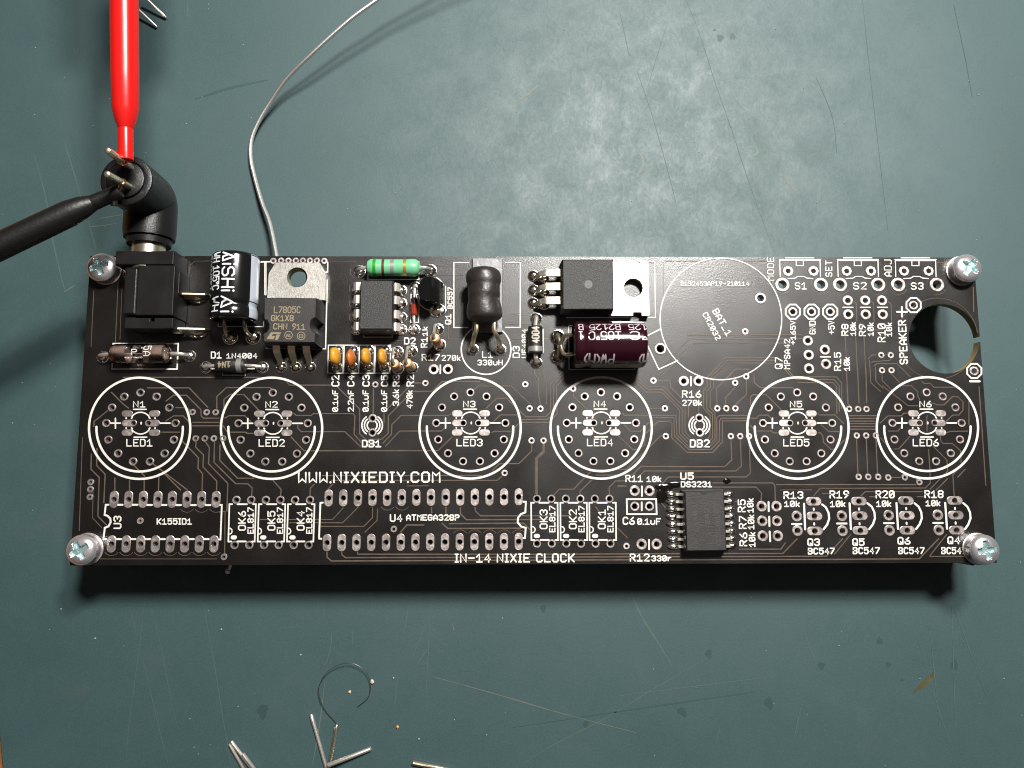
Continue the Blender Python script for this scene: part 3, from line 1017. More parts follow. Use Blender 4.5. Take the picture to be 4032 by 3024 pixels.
# --- vias
for tl, pts in [(L0, [(437, 548), (433, 627), (428, 710), (975, 970), (1887, 1362)]), (M1, [(1268, 478), (1422, 480), (1520, 480), (1303, 765), (1402, 765), (1500, 765), (1600, 765)]),
                (M2, [(1322, 177), (1868, 162)]), (M3, [(1295, 175), (1342, 437), (1460, 440), (1363, 787), (1493, 787), (1070, 1140), (1815, 222)]),
                (M4, [(1168, 135), (1293, 437), (1303, 740), (2057, 158), (2177, 90), (1863, 437), (1960, 437), (2060, 437), (2010, 740), (2112, 740)]),
                (M5, [(687, 740), (1777, 443), (1875, 445), (1965, 445), (1860, 733), (1962, 733), (2068, 733), (1880, 1183), (1985, 1183), (2093, 1183)]),
                (M6, [(820, 1190), (1000, 1188), (1158, 1240)]), (T6, [(882, 1240), (985, 1240), (890, 1405), (993, 1405)]), (L1, [(1938, 783)]), (L3, [(1290, 968)]),
                (T5, [(1060, 982)]), (T2, [(350, 215), (435, 212), (515, 212), (595, 212), (672, 212), (750, 212), (825, 212), (905, 215)])]:
    for u, v in pts:
        via(tl, u, v)

# --- copper tracks under the black lacquer
traces(M1, [[(770, 215), (1230, 215), (1435, 430)], [(975, 360), (1060, 295), (1200, 295), (1355, 450), (1360, 520), (1385, 545), (1560, 545)],
            [(975, 575), (1060, 520), (1165, 520), (1230, 590)], [(1265, 590), (1560, 590)], [(1265, 628), (1600, 628), (1640, 690)],
            [(1080, 430), (1200, 430), (1240, 460)], [(930, 697), (1130, 697)], [(1150, 790), (1330, 975), (1325, 1090), (1375, 1150), (1370, 1330)],
            [(1305, 800), (1300, 860), (1385, 945), (1380, 1075), (1530, 1230), (1528, 1330)], [(1405, 800), (1450, 865), (1440, 1040), (1650, 1255), (1640, 1560)],
            [(1505, 800), (1500, 1025), (1735, 1258), (1870, 1260), (1915, 1305), (1910, 1390)], [(1565, 830), (1563, 1005), (1755, 1198), (1940, 1200)],
            [(1530, 440), (1530, 310), (1635, 212), (2110, 212), (2140, 240)], [(1608, 440), (1608, 340), (1675, 287), (1825, 287), (1990, 460)],
            [(1615, 545), (1665, 518), (1835, 518), (1905, 590)], [(1680, 697), (1845, 697), (1860, 710), (1930, 710)], [(2140, 1220), (2230, 1320), (2225, 1395)],
            [(510, 100), (2000, 100)], [(165, 930), (160, 1100), (250, 1190), (235, 1610), (350, 1730)], [(225, 870), (222, 1060), (315, 1155), (300, 1470)],
            [(420, 1190), (420, 1340)], [(580, 1220), (580, 1340)], [(740, 1220), (740, 1340)], [(900, 1140), (895, 1340)], [(820, 1030), (1215, 1330)],
            [(630, 1060), (750, 1180)], [(960, 1150), (1140, 1330)], [(380, 260), (510, 390), (575, 440)], [(345, 460), (195, 580), (190, 640)]])
traces(M2, [[(340, 135), (390, 185), (840, 185)], [(910, 205), (1150, 445), (1150, 715), (1210, 770)],
            [(430, 490), (460, 515), (625, 515), (645, 495), (1080, 495), (1098, 520), (1090, 720), (1170, 815)], [(475, 620), (478, 655), (515, 692), (990, 692), (1160, 855)],
            [(400, 745), (545, 900), (2005, 898), (2160, 745)], [(1740, 162), (1830, 162)], [(1300, 215), (1297, 500)],
            [(2460, 147), (2050, 147), (1940, 252), (1730, 252)], [(1700, 280), (1462, 520), (1460, 710), (1390, 775), (1250, 775)],
            [(2150, 495), (2110, 515), (1600, 515), (1500, 615), (1497, 720), (1400, 820)], [(2090, 640), (2040, 685), (1585, 685), (1430, 850)],
            [(1690, 200), (1415, 480), (1415, 600)], [(740, 1170), (2480, 1168)], [(840, 1222), (2650, 1222), (2700, 1175)],
            [(860, 1260), (810, 1310), (810, 1330)], [(660, 1260), (612, 1310), (610, 1395)]])
traces(M3, [[(740, 235), (780, 195), (1140, 195), (1350, 395)], [(865, 440), (985, 328), (1090, 328), (1300, 530), (1515, 530), (1570, 480), (1570, 170), (1690, 50)],
            [(940, 590), (1020, 510), (1200, 510), (1250, 560), (1530, 560), (1600, 500), (1602, 180), (1705, 75)],
            [(1250, 590), (1550, 590), (1640, 495), (1635, 195), (1720, 105)], [(930, 705), (950, 688), (1140, 688), (1220, 605)],
            [(1365, 820), (1365, 900), (1225, 1040), (1015, 1040), (930, 1120)], [(2010, 1120), (1820, 1318), (1665, 1318), (1605, 1380)],
            [(2030, 1205), (1890, 1340), (1890, 1380)], [(1815, 260), (1815, 310), (1975, 455)], [(1395, 0), (1395, 60), (1440, 130), (1440, 300), (1460, 400)],
            [(1525, 390), (1520, 140), (1475, 60), (1475, 0)]])
traces(M3, [[(1493, 820), (1493, 910), (1415, 985), (1415, 1370)]], 34)
traces(M4, [[(1170, 625), (1220, 580), (1350, 580), (1370, 600), (1368, 760), (1535, 918), (1812, 918), (1918, 805), (1918, 575), (2190, 573)],
            [(1165, 540), (1390, 540), (1397, 740), (1552, 885), (1795, 885), (1888, 790), (1888, 575), (1905, 545), (2190, 545)],
            [(835, 490), (850, 512), (1412, 515), (1424, 728), (1555, 858), (1780, 858), (1860, 778), (1858, 540), (1885, 515), (2190, 515)],
            [(945, 130), (1090, 262), (1255, 262), (1450, 455), (1450, 715), (1545, 810)], [(940, 95), (1110, 235), (1265, 235), (1480, 448), (1480, 705), (1570, 795)],
            [(945, 65), (1110, 205), (1280, 205), (1512, 435), (1512, 695), (1570, 755)], [(1550, 410), (1550, 540)],
            [(1755, 100), (1755, 200), (1715, 240), (1715, 440), (1785, 510), (1785, 740), (1740, 785)],
            [(1790, 100), (1790, 205), (1750, 245), (1750, 440), (1812, 500), (1812, 760), (1775, 800)], [(1822, 100), (1825, 210), (1785, 250), (1785, 430), (1838, 485), (1838, 770), (1790, 820)],
            [(1210, 133), (1350, 133), (1355, 210), (1480, 335)], [(1665, 205), (1660, 500)], [(1122, 437), (1260, 437)], [(845, 615), (925, 688), (1025, 688), (1120, 590)],
            [(785, 735), (940, 885), (985, 885), (1070, 840), (1075, 720), (1165, 635)], [(1280, 735), (1245, 735), (1120, 865), (870, 1105), (500, 1105)],
            [(540, 1165), (940, 1165), (1030, 1072), (1945, 1072), (2020, 1000), (2012, 775)], [(990, 1200), (1070, 1120), (2065, 1120), (2125, 1065), (2115, 775)],
            [(690, 1380), (685, 1300), (755, 1228), (870, 1228)], [(1300, 1520), (1240, 1450), (1240, 1285), (1330, 1185), (2180, 1185), (2222, 1140), (2212, 790)],
            [(865, 1280), (780, 1280)], [(1860, 400), (1855, 220), (2060, 12), (2212, 12)], [(1955, 400), (1955, 320), (2060, 205)], [(2060, 400), (2180, 285), (2177, 120)]])
traces(M5, [[(290, 1250), (945, 1250), (970, 1280), (975, 1450)], [(300, 1295), (765, 1295), (825, 1360), (822, 1450)], [(985, 1268), (2510, 1268)], [(1030, 1330), (1375, 1330)],
            [(740, 60), (745, 160), (810, 212), (1160, 212), (1180, 235)], [(705, 400), (705, 310), (730, 290), (875, 290), (1040, 455)],
            [(660, 545), (770, 545), (795, 512), (895, 512), (930, 550)], [(700, 620), (740, 660)], [(770, 685), (930, 685), (955, 705), (1020, 705)],
            [(1430, 495), (1460, 510), (1625, 510), (1720, 605)], [(1470, 615), (1555, 690), (1670, 690)], [(1440, 705), (1470, 705), (1490, 740), (1500, 810), (1580, 885), (1620, 885), (1740, 770)],
            [(1210, 95), (1640, 95), (1697, 160), (1697, 440)], [(1200, 125), (1615, 125), (1670, 190), (1670, 470)], [(1220, 158), (1600, 158), (1642, 200), (1645, 500)],
            [(1750, 30), (1765, 380), (1785, 410)], [(1870, 0), (1885, 380)], [(1960, 0), (1970, 380)], [(1770, 518), (2080, 518)], [(1770, 547), (2080, 547)],
            [(1780, 577), (2080, 577)], [(1780, 605), (2080, 605)], [(1790, 635), (2080, 635)], [(1790, 665), (2080, 665)], [(1858, 770), (1875, 1150)],
            [(1965, 770), (1980, 1150)], [(2070, 770), (2088, 1150)]])
traces(T5, [[(55, 1460), (460, 1060), (1690, 1060)], [(140, 1470), (500, 1110), (1540, 1110)], [(640, 1490), (850, 1265), (1380, 1265)], [(680, 1490), (870, 1297), (1370, 1297)],
            [(720, 1490), (895, 1328), (1360, 1328)], [(1490, 1395), (1580, 1490)], [(1525, 1400), (1610, 1500)], [(430, 1020), (1010, 1018)], [(1110, 1018), (1680, 1018)],
            [(175, 215), (640, 215)], [(960, 215), (1290, 215)], [(172, 235), (172, 600)]], 13)
traces(T6, [[(490, 1035), (510, 1420)], [(605, 1035), (622, 1400)], [(695, 1040), (712, 1400)], [(580, 650), (610, 680), (618, 870)], [(770, 650), (800, 680), (805, 870)],
            [(950, 650), (990, 690), (995, 870)], [(740, 1280), (780, 1240), (830, 1240)], [(775, 1320), (800, 1310), (975, 1300), (990, 1270)],
            [(805, 1360), (835, 1335), (1055, 1335), (1200, 1478)], [(755, 1290), (770, 1540), (880, 1640)], [(820, 1370), (825, 1520), (900, 1600)],
            [(890, 1450), (895, 1520), (1020, 1640)], [(990, 1440), (1085, 1540)], [(1320, 1520), (1350, 1550), (1420, 1550), (1455, 1590), (1690, 1590)],
            [(600, 965), (900, 968)], [(1490, 230), (1620, 232)], [(1885, 500), (1890, 770)]], 13)
traces(M6, [[(755, 190), (1040, 410), (1150, 410)], [(975, 192), (1075, 192), (1140, 255), (1145, 310), (1165, 345)],
            [(1700, 340), (1700, 620)], [(1270, 380), (1310, 380), (1350, 400), (1430, 400), (1520, 310), (1580, 312), (1635, 365), (1635, 460), (1590, 510), (1520, 512), (1450, 585)],
            [(1250, 510), (1240, 540), (1245, 690)], [(1260, 880), (1275, 1100), (1280, 1250), (1225, 1305), (80, 1308), (10, 1390)], [(1460, 705), (1495, 688), (1690, 685)],
            [(1390, 740), (1395, 800), (1420, 820), (1520, 820), (1610, 900), (1615, 1030)], [(1310, 850), (1460, 1000), (1470, 1120), (1275, 1320)], [(1660, 1100), (1575, 1190)],
            [(1470, 1200), (1340, 1330)], [(1620, 1040), (1525, 1165), (1540, 1390)], [(730, 600), (820, 520), (965, 520), (990, 490), (1030, 490)], [(820, 685), (925, 685), (965, 640)],
            [(880, 880), (935, 880), (1060, 740)], [(740, 760), (810, 840)], [(1200, 1345), (570, 1345), (520, 1395)], [(100, 1365), (170, 1365)], [(615, 1400), (675, 1400)],
            [(1130, 1400), (1205, 1400)], [(840, 1190), (960, 1190)], [(1810, 200), (1885, 1280)]], 13)
traces(L1, [[(480, 680), (1270, 680), (1390, 550)], [(800, 715), (1380, 715), (1550, 545)], [(1140, 755), (1610, 755), (1705, 660), (1705, 545)],
            [(35, 600), (100, 590), (95, 1050)], [(2080, 315), (2315, 312)], [(1760, 560), (1755, 690), (1620, 820)]], 13)
traces(L2, [[(-449, 1030), (-449, 1090), (-404, 1132), (3080, 1118), (6000, 1110)][:4], [(-290, 1030), (-287, 1065), (-250, 1095), (1670, 1092), (3390, 1085)],
            [(-120, 1030), (-115, 1058), (1670, 1060), (3390, 1052)], [(880, 725), (1690, 720), (1760, 790)], [(800, 720), (865, 778), (1670, 775)],
            [(1003, 540), (1003, 620), (1070, 683), (1990, 680)], [(1162, 540), (1165, 590), (1222, 640), (2212, 640)], [(845, 540), (845, 620)],
            [(350, 820), (420, 740), (610, 740)], [(687, 545), (690, 610)]], 17)
traces(L3, [[(950, 540), (1000, 600)], [(1190, 770), (1300, 880)], [(1190, 320), (1290, 318)], [(470, 700), (540, 760)], [(745, 660), (830, 740)]], 15)
traces(L4, [[(970, 1050), (1610, 1050), (1770, 885)], [(940, 1085), (2085, 1080), (2265, 885)], [(175, 1120), (2000, 1115), (3095, 1108), (3310, 885)],
            [(1130, 1003), (1590, 1003), (1640, 930)], [(1590, 360), (1930, 360)], [(1080, 483), (1110, 483)]], 15)
traces(L5, [[(235, 1060), (415, 840)], [(1270, 1080), (1460, 840)], [(1270, 1082), (1690, 1080)]], 12)
traces(T1, [[(330, 540), (300, 1150)], [(1370, 330), (1380, 260), (1430, 218), (1600, 215)], [(1368, 330), (1345, 700)]], 7)
traces(L0, [[(345, 60), (310, 1080)], [(540, 1385), (1810, 1385)], [(460, 640), (455, 940), (560, 1050)]], 8)
traces(T2, [[(955, 218), (1250, 220)], [(1190, 300), (1185, 350), (1225, 395), (1290, 408)], [(1180, 480), (1180, 540), (1215, 580)], [(1175, 640), (1175, 695), (1215, 735)],
            [(1175, 790), (1175, 850), (1220, 895)], [(1660, 1080), (1780, 1080)]], 8)
traces(T3, [[(180, 275), (380, 275)], [(180, 370), (520, 370)], [(925, 800), (1220, 800)], [(925, 900), (1200, 900)], [(320, 760), (320, 1058), (460, 1058)], [(920, 1060), (1400, 1060)],
            [(675, 1075), (850, 1250)], [(850, 1065), (940, 1150)]], 7)

for x in (662, 822, 980, 1140, 1300, 1458, 1617, 1777):
    traces(L0, [arc(x, 1262, 88, 35, 145, 6)], 7)
for x in (1483, 1642, 1800):
    traces(L0, [arc(x, 790, 88, 35, 145, 6)], 7)
for x in (209, 368):
    traces(L2, [arc(x, 490, 88, 35, 145, 6)], 7)
for x in (1000, 1160, 1320, 1478, 1637):
    traces(L2, [arc(x, 880, 88, 215, 325, 6)], 7)
for u, v in ((1465, 475), (1885, 475)):
    traces(T5, [arc(u, v, 112, 40, 110, 6), arc(u, v, 112, 170, 250, 6)], 7)
for u, v in ((435, 470), (850, 470), (1068, 470), (1490, 470)):
    traces(T6, [arc(u, v, 112, 30, 110, 6)], 7)
traces(T6, [arc(1495, 1060, 440, 200, 352, 24), arc(1495, 1060, 440, 40, 150, 18)], 8)
# --- the laminate itself, with every drilled hole
HOLES.append((*T2(608, 400)[:2], cm(100)))
x0, x1, y0, y1 = -BW / 2, BW / 2, -BH / 2, BH / 2
sc_l, sc_t, sc_b = T6(1185, 1060), T6(1540, 683), T6(1580, 1440)
s_r = (sc_t.y - sc_b.y) / 2
s_c = Vector((sc_l.x + s_r, (sc_t.y + sc_b.y) / 2))
g0, g1 = T6(1900, 1038).y, T6(1900, 1097).y
bnd = [(x0, y0), (x1, y0), (x1, g1)]
a_lo = math.asin((g1 - s_c.y) / s_r)
a_hi = math.asin((g0 - s_c.y) / s_r)
nseg = 72
for i in range(nseg + 1):
    t = a_lo - (2 * math.pi - (a_hi - a_lo)) * i / nseg
    bnd.append((s_c.x + s_r * math.cos(t), s_c.y + s_r * math.sin(t)))
bnd += [(x1, g0), (x1, y1), (x0, y1)]
vs2, ed, owner = [Vector(p) for p in bnd], [], [-1] * len(bnd)
nb = len(bnd)
ed += [(i, (i + 1) % nb) for i in range(nb)]
for k, (hx, hy, hr) in enumerate(HOLES):
    n = 24 if hr > 0.15 else 12
    b0 = len(vs2)
    vs2 += [Vector((hx + hr * math.cos(2 * math.pi * i / n), hy + hr * math.sin(2 * math.pi * i / n))) for i in range(n)]
    owner += [k] * n
    ed += [(b0 + i, b0 + (i + 1) % n) for i in range(n)]
ov, oe, of, orv, ore, orf = delaunay_2d_cdt(vs2, ed, [], 0, 1e-6)
own = [owner[o[0]] if o else -2 for o in orv]
tri = []
for f in of:
    ks = {own[i] for i in f}
    c = sum((ov[i] for i in f), Vector((0, 0))) / 3
    if len(ks) == 1 and list(ks)[0] >= 0:
        continue
    if ks == {-1}:
        if (c - s_c).length < s_r * 0.999 or (c.x > s_c.x and g1 < c.y < g0):
            continue
    if c.x > s_c.x and g1 < c.y < g0 and (c - s_c).length >= s_r * 0.9:
        continue
    tri.append(list(f))
sub = MB()
nv = len(ov)
sub.add([(p.x, p.y, ZB) for p in ov], tri, 0)
sub.add([(p.x, p.y, ZB - BT) for p in ov], [t[::-1] for t in tri], 0)
sub.add([(p.x, p.y, z) for z in (ZB, ZB - BT) for p in vs2], [[a, b, b + len(vs2), a + len(vs2)] for a, b in ed], 1)
sub.build('laminate', ['mask', 'fr4'], board, sharp=30)


# ------------------------------------------------------------------ helpers for the components
def strip(m, path, wd, t, side, mi=0):
    """flat bent metal: a rectangle swept along path; side = direction of its width"""
    P = [Vector(p) for p in path]
    W = list(wd) if isinstance(wd, (list, tuple)) else [wd] * len(P)
    sd = Vector(side).normalized()
    vs_ = []
    for i, p in enumerate(P):
        d = (P[min(i + 1, len(P) - 1)] - P[max(i - 1, 0)]).normalized()
        s1 = (sd - d * sd.dot(d)).normalized()
        nn = d.cross(s1)
        for a, b in ((-1, -1), (1, -1), (1, 1), (-1, 1)):
            vs_.append(p + s1 * W[i] / 2 * a + nn * t / 2 * b)
    fs = [[4 * k + i, 4 * k + (i + 1) % 4, 4 * k + 4 + (i + 1) % 4, 4 * k + 4 + i] for k in range(len(P) - 1) for i in range(4)]
    fs += [[3, 2, 1, 0], [4 * len(P) - 4 + i for i in range(4)]]
    m.add(vs_, fs, mi)


def solder(parent, p, r=0.1, h=0.06, mt='solder', ry=None):
    m = MB()
    m.ball((p[0], p[1], ZB + 0.004), (r, ry or r, h), 14, jit=0.05, lo=0.0)
    m.lathe([(0, r * 1.12), (0.014, r * 1.1), (0.017, r * 0.95)], (p[0], p[1], ZB), (0, 0, 1), n=16) if not ry else None
    return m.build('solder_joint', mt, parent)


def up(p, z):
    return Vector((p[0], p[1], ZB + z))


def wrap(lines, wd, place, m, layer=0.002, sub=5):
    """lay flat strokes on a curved skin; place(s, t, lift) gives the point"""
    for i, pl in enumerate(lines):
        P = []
        for a, b in zip(pl[:-1], pl[1:]):
            P += [(a[0] + (b[0] - a[0]) * k / sub, a[1] + (b[1] - a[1]) * k / sub) for k in range(sub)]
        P.append(pl[-1])
        closed = len(P) > 3 and (Vector(P[0]) - Vector(P[-1])).length < 1e-6
        if len(pl) == 1:
            P = pl
        v2, fs = ribbon2d(P, wd, closed)
        m.add([place(q.x, q.y, layer + 0.0006 * (i % 3)) for q in v2], fs)


# ------------------------------------------------------------------ corner screws
def screw(px, py, rot, label):
    zt = 0.3
    c = PX(px, py, ZB + zt - 0.05)
    root = thing('corner_screw', label, 'screw', (c.x, c.y, ZB - BT), 'screws at the four corners of the board')
    m = MB()
    R, nr, na = 0.256, 30, 96
    vs_, fs = [], []

    def zz(r, a):
        q = r / R
        z = 0.17 + 0.13 * math.sqrt(max(0, 1 - (q * 0.985) ** 2.4))
        x, y = r * math.cos(a - rot), r * math.sin(a - rot)

        def arm(p, s):
            wa = 0.052 - 0.12 * max(0, abs(p) - 0.02) * 0.9
            e1 = min(1, max(0, (wa - abs(s)) / 0.012 + 0.5))
            e2 = min(1, max(0, (0.155 - abs(p)) / 0.014 + 0.5))
            return e1 * e2 * (1.0 - 0.25 * abs(p) / 0.155)
        return z - 0.085 * max(arm(x, y), arm(y, x))
    for i in range(nr + 1):
        r = max(R * (i / nr) ** 0.9, 1e-4)
        for k in range(na):
            a = 2 * math.pi * k / na
            vs_.append((c.x + r * math.cos(a), c.y + r * math.sin(a), ZB + zz(r, a)))
    for i in range(nr):
        fs += [[i * na + k, (i + 1) * na + k, (i + 1) * na + (k + 1) % na, i * na + (k + 1) % na] for k in range(na)]
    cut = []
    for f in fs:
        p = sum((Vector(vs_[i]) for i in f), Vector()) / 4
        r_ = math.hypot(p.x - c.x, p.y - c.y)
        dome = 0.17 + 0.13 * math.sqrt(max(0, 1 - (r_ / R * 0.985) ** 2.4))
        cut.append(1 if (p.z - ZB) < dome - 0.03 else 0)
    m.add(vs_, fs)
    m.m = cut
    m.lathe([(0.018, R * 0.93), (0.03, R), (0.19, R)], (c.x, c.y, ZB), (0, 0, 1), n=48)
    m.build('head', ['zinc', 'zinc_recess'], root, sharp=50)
    m = MB()
    m.lathe([(0.0, 0.275), (0.016, 0.275), (0.019, 0.27), (0.019, 0.18)], (c.x, c.y, ZB + 0.002), (0, 0, 1), n=40)
    m.build('washer', 'tin', root)
    m = MB()
    m.lathe([(0.0, 0.28), (0.0, 0.31), (1.0 - 0.002, 0.31), (1.0 - 0.002, 0.1)], (c.x, c.y, 0.001), (0, 0, 1), n=6)
    m.build('standoff', 'plastic_black', root)
    return root


screw(392, 1049, 0.35, 'silver domed cross-head screw beside the black power jack')
screw(3816, 1053, 0.9, 'silver domed cross-head screw above the round speaker hole')
screw(314, 2167, 0.55, 'silver domed cross-head screw next to the U3 chip outline')
screw(3884, 2166, 0.15, 'silver domed cross-head screw next to the Q4 transistor outline')

# a clipped lead hangs from the board's underside at its lower edge
m = MB()
q = PX(897, 2249, 0.85)
m.tube([PX(915, 2170, 0.9), PX(906, 2228, 0.86), q], 0.03, 8)
m.ball(q, 0.05, 10)
m.build('lead_stub', 'lead', board)

# ------------------------------------------------------------------ power jack
jz = 0.58
c = JT(900, 700, ZB)
jack = thing('power_jack', 'black barrel power jack soldered at the board corner', 'power jack', (c.x, c.y, ZB))
J = lambda u, v: JT(u, v, ZB + jz)
m = MB()
a, b = J(395, 30), J(1345, 262)
m.box((a.x, a.y, ZB + 0.02), (b.x, b.y, ZB + jz), bevel=0.02)
m.build('flange', 'plastic_black', jack)
m = MB()
a, b = J(762, 262), J(1330, 1088)
m.box((a.x, a.y, ZB + 0.02), (b.x, b.y, ZB + jz - 0.001), bevel=0.018)
a2, b2 = JT(540, 300, ZB + 0.52), JT(800, 1090, ZB + 0.52)
m.box((a2.x, b2.y, ZB + 0.02), (a.x - 0.002, a.y - 0.01, ZB + 0.53), bevel=0.05)
m.build('housing', 'plastic_black', jack)
m = MB()
a, b = J(515, 1102), J(1300, 1290)
n0, n1 = J(935, 1102), J(990, 1168)
m.prism([(a.x, a.y), (n0.x, a.y), (n0.x, n1.y), (n1.x, n1.y), (n1.x, a.y), (b.x, a.y), (b.x, b.y), (a.x, b.y)], ZB + 0.02, ZB + jz - 0.07, bevel=0.012)
m.build('rear_block', 'plastic_black', jack)
m = MB()
a, b = JT(1480, 700, ZB), JT(1560, 1290, ZB)
s0 = J(1345, 60)
m.box((s0.x - 0.02, J(0, 330).y, ZB + 0.01), (s0.x + 0.06, J(0, 700).y, ZB + 0.42), bevel=0.02)
m.build('side_rib', 'plastic_black', jack)
for v, ln in ((770, 1880), (1335, 1870)):
    p0, p1 = JT(1330, v, ZB + 0.25), JT(ln - 40, v + 10, ZB + 0.13)
    m = MB()
    strip(m, [p0, (p0 + p1) / 2, p1, p1 + Vector((0.02, 0, -0.1))], [0.2, 0.2, 0.18, 0.14], 0.03, (0, 0.25, 1))
    m.build('terminal', 'lead_brass', jack)
    s = JT(1730, v + 35, ZB)
    solder(jack, s, 0.2, 0.13, 'solder_flux', 0.125)

# ------------------------------------------------------------------ right-angle plug in the jack
az = ZB + 0.3
pc = PT(955, 1500, az)
pe = PT(985, 900, az)
plug = thing('barrel_plug', 'black right-angle barrel plug pushed into the power jack', 'plug', (pe.x, pe.y, 0.9))
Dv = Vector((pc.x - pe.x, pc.y - pe.y, 0)).normalized()
ys = lambda v: PT(955, v, az + 0.3).y
org = Vector((pc.x, 0, az))
m = MB()
R0 = 0.435
y_a, y_b = PT(0, 1030, az + 0.3).y, PT(0, 1395, az + 0.3).y
n = 32
disc = PT(692, 680, az + 0.98)
cx, cz = pc.x, az
yc = disc.y
path = []
for t in (0, 0.25, 0.5, 0.75, 1.0):
    path.append(Vector((cx, y_b + (yc - 0.16 - y_b) * t, cz)))
for k in range(1, 8):
    t = math.pi / 2 * k / 8
    path.append(Vector((cx, yc - 0.16 + 0.16 * math.sin(t), cz + 0.16 * (1 - math.cos(t)))))
path += [Vector((cx, yc, cz + 0.3)), Vector((cx, yc, cz + 0.6)), Vector((cx, yc, cz + 0.9))]
rad = [R0 * 0.965, R0, R0, R0, R0] + [R0 * 1.0] * 7 + [R0, R0, R0 * 0.99]
m.tube(path, rad, n=40)
m.build('elbow_body', 'plastic_grain', plug)
m = MB()
tp = Vector((cx, yc, cz + 0.9))
m.lathe([(0.0, R0 * 0.99), (0.03, R0 * 0.97), (0.045, R0 * 0.9), (0.045, R0 * 0.76), (0.02, R0 * 0.745), (0.02, R0 * 0.71), (0.065, R0 * 0.7), (0.075, R0 * 0.66), (0.075, 0.0)], tp + Vector((0, 0, 0.001)), (0, 0, 1), n=48)
m.build('end_cap', 'plastic_grain', plug)
m = MB()
y_c = ys(1478)
m.lathe([(0, 0.35), (0.02, 0.375), (0.12, 0.36), (y_b - y_c, 0.345), (y_b - y_c + 0.01, 0.0)], (cx, y_b, cz), (0, -1, 0), n=40)
m.build('collar', 'plastic_grain', plug)
m = MB()
m.lathe([(0, 0.275), (0.45, 0.275), (0.47, 0.26)], (cx, y_c, cz), (0, -1, 0), n=40)
m.build('metal_sleeve', 'pin_metal', plug)
pins = []
for (bu, bv), (tu, tv) in (((712, 520), (400, 300)), ((690, 778), (395, 612))):
    b_ = PT(bu, bv, tp.z + 0.075)
    z1 = tp.z + 0.075 + 0.82
    t_ = PT(tu, tv, z1)
    m = MB()
    r = 0.056
    P = [b_ - Vector((0, 0, 0.03)), b_ + (t_ - b_) * 0.5, b_ + (t_ - b_) * 0.94, b_ + (t_ - b_) * 0.985, t_]
    m.tube(P, [r, r, r, r * 0.82, r * 0.35], 14)
    m.build('contact_pin', 'pin_metal', plug)
    pins.append((b_, t_))


# ------------------------------------------------------------------ grabber clips on the plug's pins
def clip(name, mt, label, pts, pin, fr, hook_dir):
    P = [Vector(p) for p, r in pts]
    R_ = [r for p, r in pts]
    root = thing(name, label, 'test clip', (P[-1].x, P[-1].y, P[-1].z))
    m = MB()
    P2, R2 = P[1:], R_[1:]
    m.tube(P2, R2, 28)
    m.build('barrel', mt, root, sharp=50)
    m = MB()
    d = (P[0] - P[1]).normalized()
    m.tube([P[1] + d * 0.001, P[1] + (P[0] - P[1]) * 0.94, P[0]], [R_[1] * 0.99, R_[0], R_[0] * 0.96], 24)
    e = P[0] - d * 0.12
    m.tube([e + Vector(hook_dir) * R_[0] * 0.6 - Vector((0, 0, 0.03)), e + Vector(hook_dir) * R_[0] * 1.55 - Vector((0, 0, 0.05))], [R_[0] * 0.55, R_[0] * 0.45], 12)
    m.build('nose', mt, root, sharp=50)
    q = pin[0] + (pin[1] - pin[0]) * fr
    m = MB()
    ring = []
    side = d.cross(Vector((0, 0, 1))).normalized()
    ring.append(P[0] - d * 0.05)
    for k in range(9):
        t = -math.pi * 0.55 + math.pi * 1.1 * k / 8
        ring.append(q + d * 0.065 * math.cos(t) + side * 0.065 * math.sin(t) + Vector((0, 0, 0.02 * math.sin(t))))
    ring.append(P[0] - d * 0.05 + side * 0.03)
    m.tube(ring, 0.014, 8, sub=3)
    m.build('hook', 'copper', root)
    return root


zc = pins[0][0].z + 0.38
clip('test_clip', 'red_plastic', 'red plastic grabber clip hooked on the plug pin', [
    (UL(686, 872, zc), 0.115), (UL(684, 700, zc + 0.02), 0.118), (UL(684, 655, zc + 0.04), 0.165), (UL(683, 590, zc + 0.06), 0.205), (UL(680, 400, zc + 0.12), 0.212),
    (UL(676, 0, zc + 0.28), 0.215), (UL(674, -250, zc + 0.38), 0.215), (UL(673, -560, zc + 0.5), 0.22), (UL(673, -575, zc + 0.5), 0.52), (UL(672, -1100, zc + 0.6), 0.52)], pins[0], 0.36, (-1, 0, 0))
clip('test_clip', 'rubber_black', 'black plastic grabber clip reaching in to the second plug pin', [
    (UL(655, 1040, zc - 0.12), 0.115), (UL(505, 1105, zc - 0.1), 0.125), (UL(455, 1125, zc - 0.08), 0.17), (UL(380, 1160, zc - 0.05), 0.205),
    (UL(200, 1245, zc), 0.21), (UL(-20, 1350, zc + 0.08), 0.212), (UL(-300, 1480, zc + 0.15), 0.212), (UL(-700, 1670, zc + 0.3), 0.215), (UL(-720, 1680, zc + 0.3), 0.5), (UL(-1200, 1910, zc + 0.4), 0.5)], pins[1], 0.36, (0, -1, 0))


